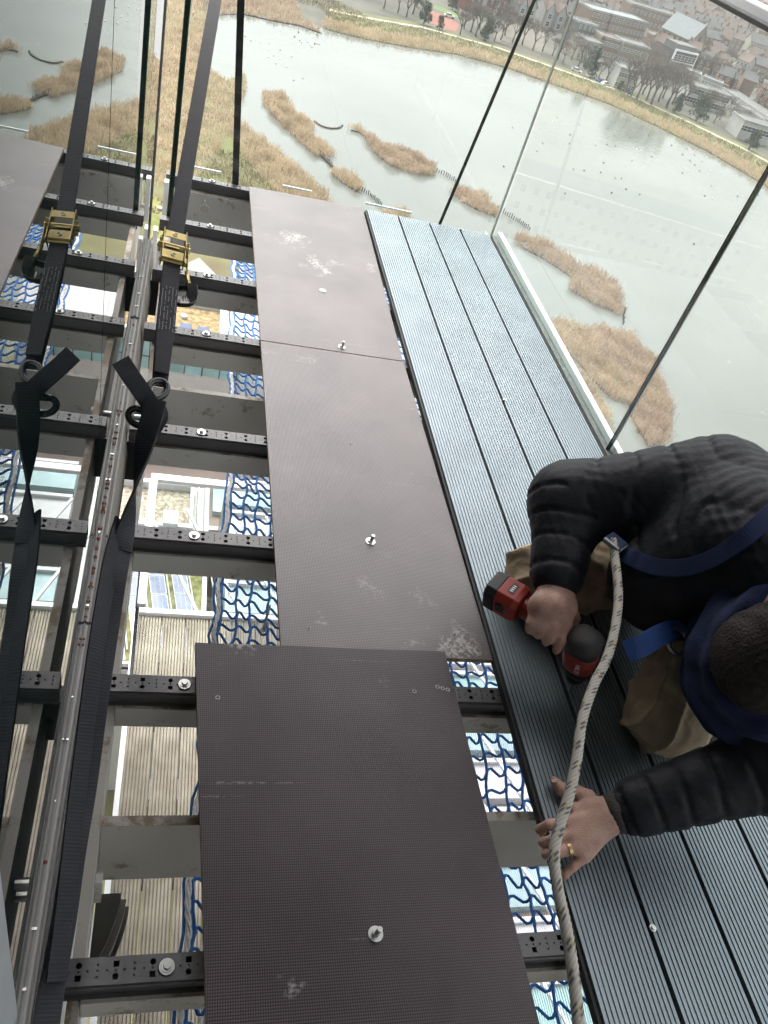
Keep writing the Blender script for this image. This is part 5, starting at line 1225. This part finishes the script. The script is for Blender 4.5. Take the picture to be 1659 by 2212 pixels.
# harness
def onbody(px, py, z, off_=.006, bv=None):
    r = ray(px, py).normalized(); o = Vector((0, 0, CH)); best = None
    for b in ((jbvh, tbvh) if bv is None else (bv,)):
        h_, n_, i_, dd = b.ray_cast(o, r)
        if h_ is not None and (best is None or dd < best[1]): best = (h_, dd, n_)
    if best is None: return onz(px, py, z), Vector((0, -.2, 1))
    nn = best[2] if best[2].dot(r) < 0 else -best[2]
    return best[0]+nn*off_, nn
def bodystrap(px, w_, name, z=.35, fix=None):
    P3, N3 = [], []
    for (x, y) in px: p, n_ = onbody(x, y, z); P3.append(p); N3.append(tuple((n_+Vector((0, -.2, .6))).normalized()))
    pp = smoothpath(P3, .006); nn = lerpseq(N3, len(pp)); return P(MB().ribbon(pp, nn, w_, .0035).build(name, M_harn, person))
bodystrap([(1332, 1172), (1352, 1196), (1385, 1214), (1430, 1226), (1490, 1224), (1550, 1203), (1610, 1165), (1660, 1118), (1700, 1085)], .034, 'chest_strap')
sp_ = [onz(1352, 1408, .30), onz(1385, 1396, .315), onz(1420, 1375, .32), onz(1455, 1362, .31), onz(1490, 1365, .28)]
pp = smoothpath(sp_, .006); P(MB().ribbon(pp, [(.25, -.35, .9)]*len(pp), .040, .003).build('leg_strap', M_harn2, person))
dc = onz(1462, 1385, .30); dd_ = [dc+Vector((.024*math.cos(a)*(1 if math.cos(a) > 0 else .9), .020*math.sin(a), .012*math.sin(a))) for a in np.linspace(.3, 2*math.pi-.3, 20)]
P(MB().tube(dd_, .0042, 8).build('d_ring', M_bolt, person, smooth=True))
BK = onz(1330, 1170, .36)
bM = Matrix.Translation(BK) @ Matrix.Rotation(R_(35), 4, 'Z')
P(MB().box(-.018, .018, -.020, .020, -.004, .004, bM).build('buckle_pad', M_harn, person, bevel=.003))
P(MB().box(-.026, -.019, -.019, .017, -.002, .008, bM).box(-.018, .012, -.024, -.021, -.002, .006, bM).build('buckle', M_bolt, person, bevel=.001))

# ================================================================== safety rope
rpx = [(1324, 1166), (1330, 1215), (1336, 1285), (1330, 1350), (1312, 1420), (1283, 1480), (1258, 1555), (1246, 1640), (1229, 1720), (1207, 1790), (1197, 1850), (1206, 1925), (1224, 2010), (1238, 2100), (1247, 2180), (1254, 2260), (1262, 2400)]
rz_ = list(np.linspace(BK.z, .335, 4))+[.325, .315, .305, .295, .285, .275, .268, .26, .255, .25, .245, .24, .23]
def front(x, y, z):                          # in front of whichever is nearer: the jacket or the rope's own level
    a, (b, n_) = onz(x, y, z), onbody(x, y, z, .014); o = Vector((0, 0, CH)); return a if (a-o).length < (b-o).length else b
rp = smoothpath([front(x, y, z) for (x, y), z in zip(rpx, rz_)], .004)
def rope_mat():
    mt = bpy.data.materials.new('braided_rope'); mt.use_nodes = True; n = mt.node_tree; L = n.links.new; b = n.nodes['Principled BSDF']; b.inputs['Roughness'].default_value = .85
    at = n.nodes.new('ShaderNodeAttribute'); at.attribute_name = 'Col'; L(at.outputs['Color'], b.inputs['Base Color']); return mt
# plaited sheath: every small strand crossing is a raised bead
me = MB(); nseg = 14; rr = .0083; cols = []
L_ = 0
for i, p in enumerate(rp):
    t = (rp[min(i+1, len(rp)-1)]-rp[max(i-1, 0)]).normalized(); a = t.cross(Vector((0, 0, 1))).normalized(); b = t.cross(a)
    for k in range(nseg):
        w_ = rr*(1+.075*math.cos(math.pi*(k+i))); an = 2*math.pi*(k)/nseg
        me.v.append(tuple(p+(a*math.cos(an)+b*math.sin(an))*w_)); s1 = (k+i//1) % nseg; s2 = (k-i//1) % nseg
        u = i % 9; c = (.56, .52, .46)
        if (u in (0, 2) and (k+i//9*3) % 7 in (1, 4)) or (u in (1, 3) and (k+i//9*3) % 7 in (2, 5)): c = (.015, .02, .06)
        elif u == 1 and (k+i//9*3) % 7 == 3: c = (.50, .43, .04)
        elif (i+k) % 2: c = (.40, .36, .31)
        cols.append((*c, 1))
for i in range(len(rp)-1):
    for k in range(nseg): me.f.append((i*nseg+k, i*nseg+(k+1) % nseg, (i+1)*nseg+(k+1) % nseg, (i+1)*nseg+k))
ro = me.build('safety_rope', rope_mat(), None, smooth=True); ca_ = ro.data.color_attributes.new('Col', 'FLOAT_COLOR', 'POINT')
ca_.data.foreach_set('color', np.array(cols, np.float32).ravel()); tag(ro, 'cream braided safety rope with dark flecks running from the harness', 'rope')

# ================================================================== cordless drill
drill = thing('cordless_drill', 'red and black cordless drill held down on the deck joint', 'drill', (0, 0, 0))
M_dred = mat('red_plastic', (.33, .035, .022), .38, 0, .12, 30, .05, 200); M_dblk = mat('black_plastic', (.022, .020, .020), .5, 0, .15, 40, .1, 150); M_dgry = mat('grey_rubber', (.055, .05, .05), .6, 0, .15, 40)
tipp = onz(1232, 1492, .0); rear = onz(1268, 1372, .208); up_ = (rear-tipp).normalized(); bat = onz(1103, 1292, .158); mid = tipp.lerp(rear, .80)
uh = (bat-mid); uh = (uh-up_*uh.dot(up_)).normalized(); wv = up_.cross(uh).normalized(); LN = (rear-tipp).length
def DL(u, w_, a): return tipp+uh*u+wv*w_+up_*a
def loft(name, secs, m_, bev=0, sm=True):
    mb = MB(); n = len(secs[0])
    for s in secs: mb.v += [tuple(p) for p in s]
    for i in range(len(secs)-1):
        for k in range(n): mb.f.append((i*n+k, i*n+(k+1) % n, (i+1)*n+(k+1) % n, (i+1)*n+k))
    mb.f.append(tuple(range(n))[::-1]); mb.f.append(tuple((len(secs)-1)*n+k for k in range(n)))
    return mb.build(name, m_, drill, smooth=sm, bevel=bev)
def rnd(a, ru, rw, u0=0, n=20, p=2.6): 
    o = []
    for k in range(n):
        c, s = math.cos(2*math.pi*k/n), math.sin(2*math.pi*k/n); e = 2/p
        o.append(DL(u0+ru*math.copysign(abs(c)**e, c), rw*math.copysign(abs(s)**e, s), a))
    return o
loft('bit', [rnd(.001, .0025, .0025), rnd(.045, .003, .003)], M_bolt)
loft('chuck', [rnd(.040, .010, .010, 0, 20, 2), rnd(.060, .019, .019, 0, 20, 2), rnd(.085, .022, .022, 0, 20, 2)], M_dblk)
loft('gear_housing', [rnd(.0851, .026, .026), rnd(.105, .031, .030), rnd(.112, .031, .030)], M_dblk)
loft('motor_housing', [rnd(.1121, .033, .031), rnd(.14, .036, .034), rnd(LN*.80, .036, .034)], M_dred)
loft('rear_cap', [rnd(LN*.801, .037, .035), rnd(LN*.93, .036, .034), rnd(LN*.985, .028, .027), rnd(LN, .014, .013)], M_dgry)
def sec(u, a, ra, rw, n=16):
    return [DL(u, rw*math.copysign(abs(math.sin(2*math.pi*k/n))**.8, math.sin(2*math.pi*k/n)), a+ra*math.copysign(abs(math.cos(2*math.pi*k/n))**.8, math.cos(2*math.pi*k/n))) for k in range(n)]
ub = (bat-tipp).dot(uh); ab = (bat-tipp).dot(up_); am = LN*.78
loft('handle', [sec(.02, am, .022, .017), sec(ub*.35, am*.75+ab*.25, .020, .017), sec(ub*.7, am*.4+ab*.6, .021, .018), sec(ub-.028, ab, .026, .024)], M_dred)
loft('trigger', [sec(.045, am-.020, .008, .007), sec(.075, am-.022, .008, .007)], M_dblk)
def bsec(u, s, dz=0): return [DL(u, s*w_, ab+dz+s*a) for w_, a in ((-.036, -.026), (-.036, .018), (-.024, .034), (.024, .034), (.036, .018), (.036, -.026), (.024, -.040), (-.024, -.040))]
loft('battery', [bsec(ub-.030, .86), bsec(ub-.018, 1.0), bsec(ub+.022, 1.0)], M_dred, .002, False)
loft('battery_base', [bsec(ub+.0221, 1.02), bsec(ub+.044, 1.0), bsec(ub+.050, .90)], M_dblk, .002, False)
for s in (-1, 1):
    mb = MB(); mb.add([DL(ub-.006, s*.0365, ab-.012), DL(ub+.016, s*.0365, ab-.012), DL(ub+.016, s*.0365, ab+.010), DL(ub+.002, s*.0365, ab+.013), DL(ub-.006, s*.0365, ab+.002)], [(0, 1, 2, 3, 4)]); 
    o = mb.build('release_button', M_dblk, drill); so = o.modifiers.new('s', 'SOLIDIFY'); so.thickness = .003; so.offset = 0
def quadon(name, u0, u1, w0, w1, a, m_): MB().add([DL(u0, w0, a), DL(u1, w0, a), DL(u1, w1, a), DL(u0, w1, a)], [(0, 1, 2, 3)]).build(name, m_, drill)
quadon('charge_panel', ub-.010, ub+.004, -.014, .014, ab+.0346, M_dblk)
for k in range(4): quadon('charge_light', ub-.006, ub+.001, -.0095+k*.005, -.0065+k*.005, ab+.0350, M_white)
def text_on(txt, size, O, xd, yd, par, m_):
    cu = bpy.data.curves.new('lettering', 'FONT'); cu.body = txt; cu.size = size; cu.align_x = 'CENTER'; cu.align_y = 'CENTER'; cu.extrude = .0002
    to = bpy.data.objects.new('lettering_tmp', cu); COL.objects.link(to); dg = bpy.context.evaluated_depsgraph_get(); me_ = bpy.data.meshes.new_from_object(to.evaluated_get(dg)); bpy.data.objects.remove(to)
    zd = xd.cross(yd).normalized(); M = Matrix(((xd.x, yd.x, zd.x, O.x), (xd.y, yd.y, zd.y, O.y), (xd.z, yd.z, zd.z, O.z), (0, 0, 0, 1))); me_.transform(M); me_.materials.clear(); me_.materials.append(m_)
    o = bpy.data.objects.new('lettering', me_); COL.objects.link(o); o.parent = par; return o
cam_d = (Vector((0, 0, CH))-tipp).normalized(); side = (cam_d-up_*cam_d.dot(up_)).normalized(); O = tipp+up_*(LN*.66)+side*.0375
yd_ = side.cross(up_).normalized(); text_on('HILTI', .014, O, -up_, yd_*-1 if False else (-up_).cross(side)*-1, drill, M_white)
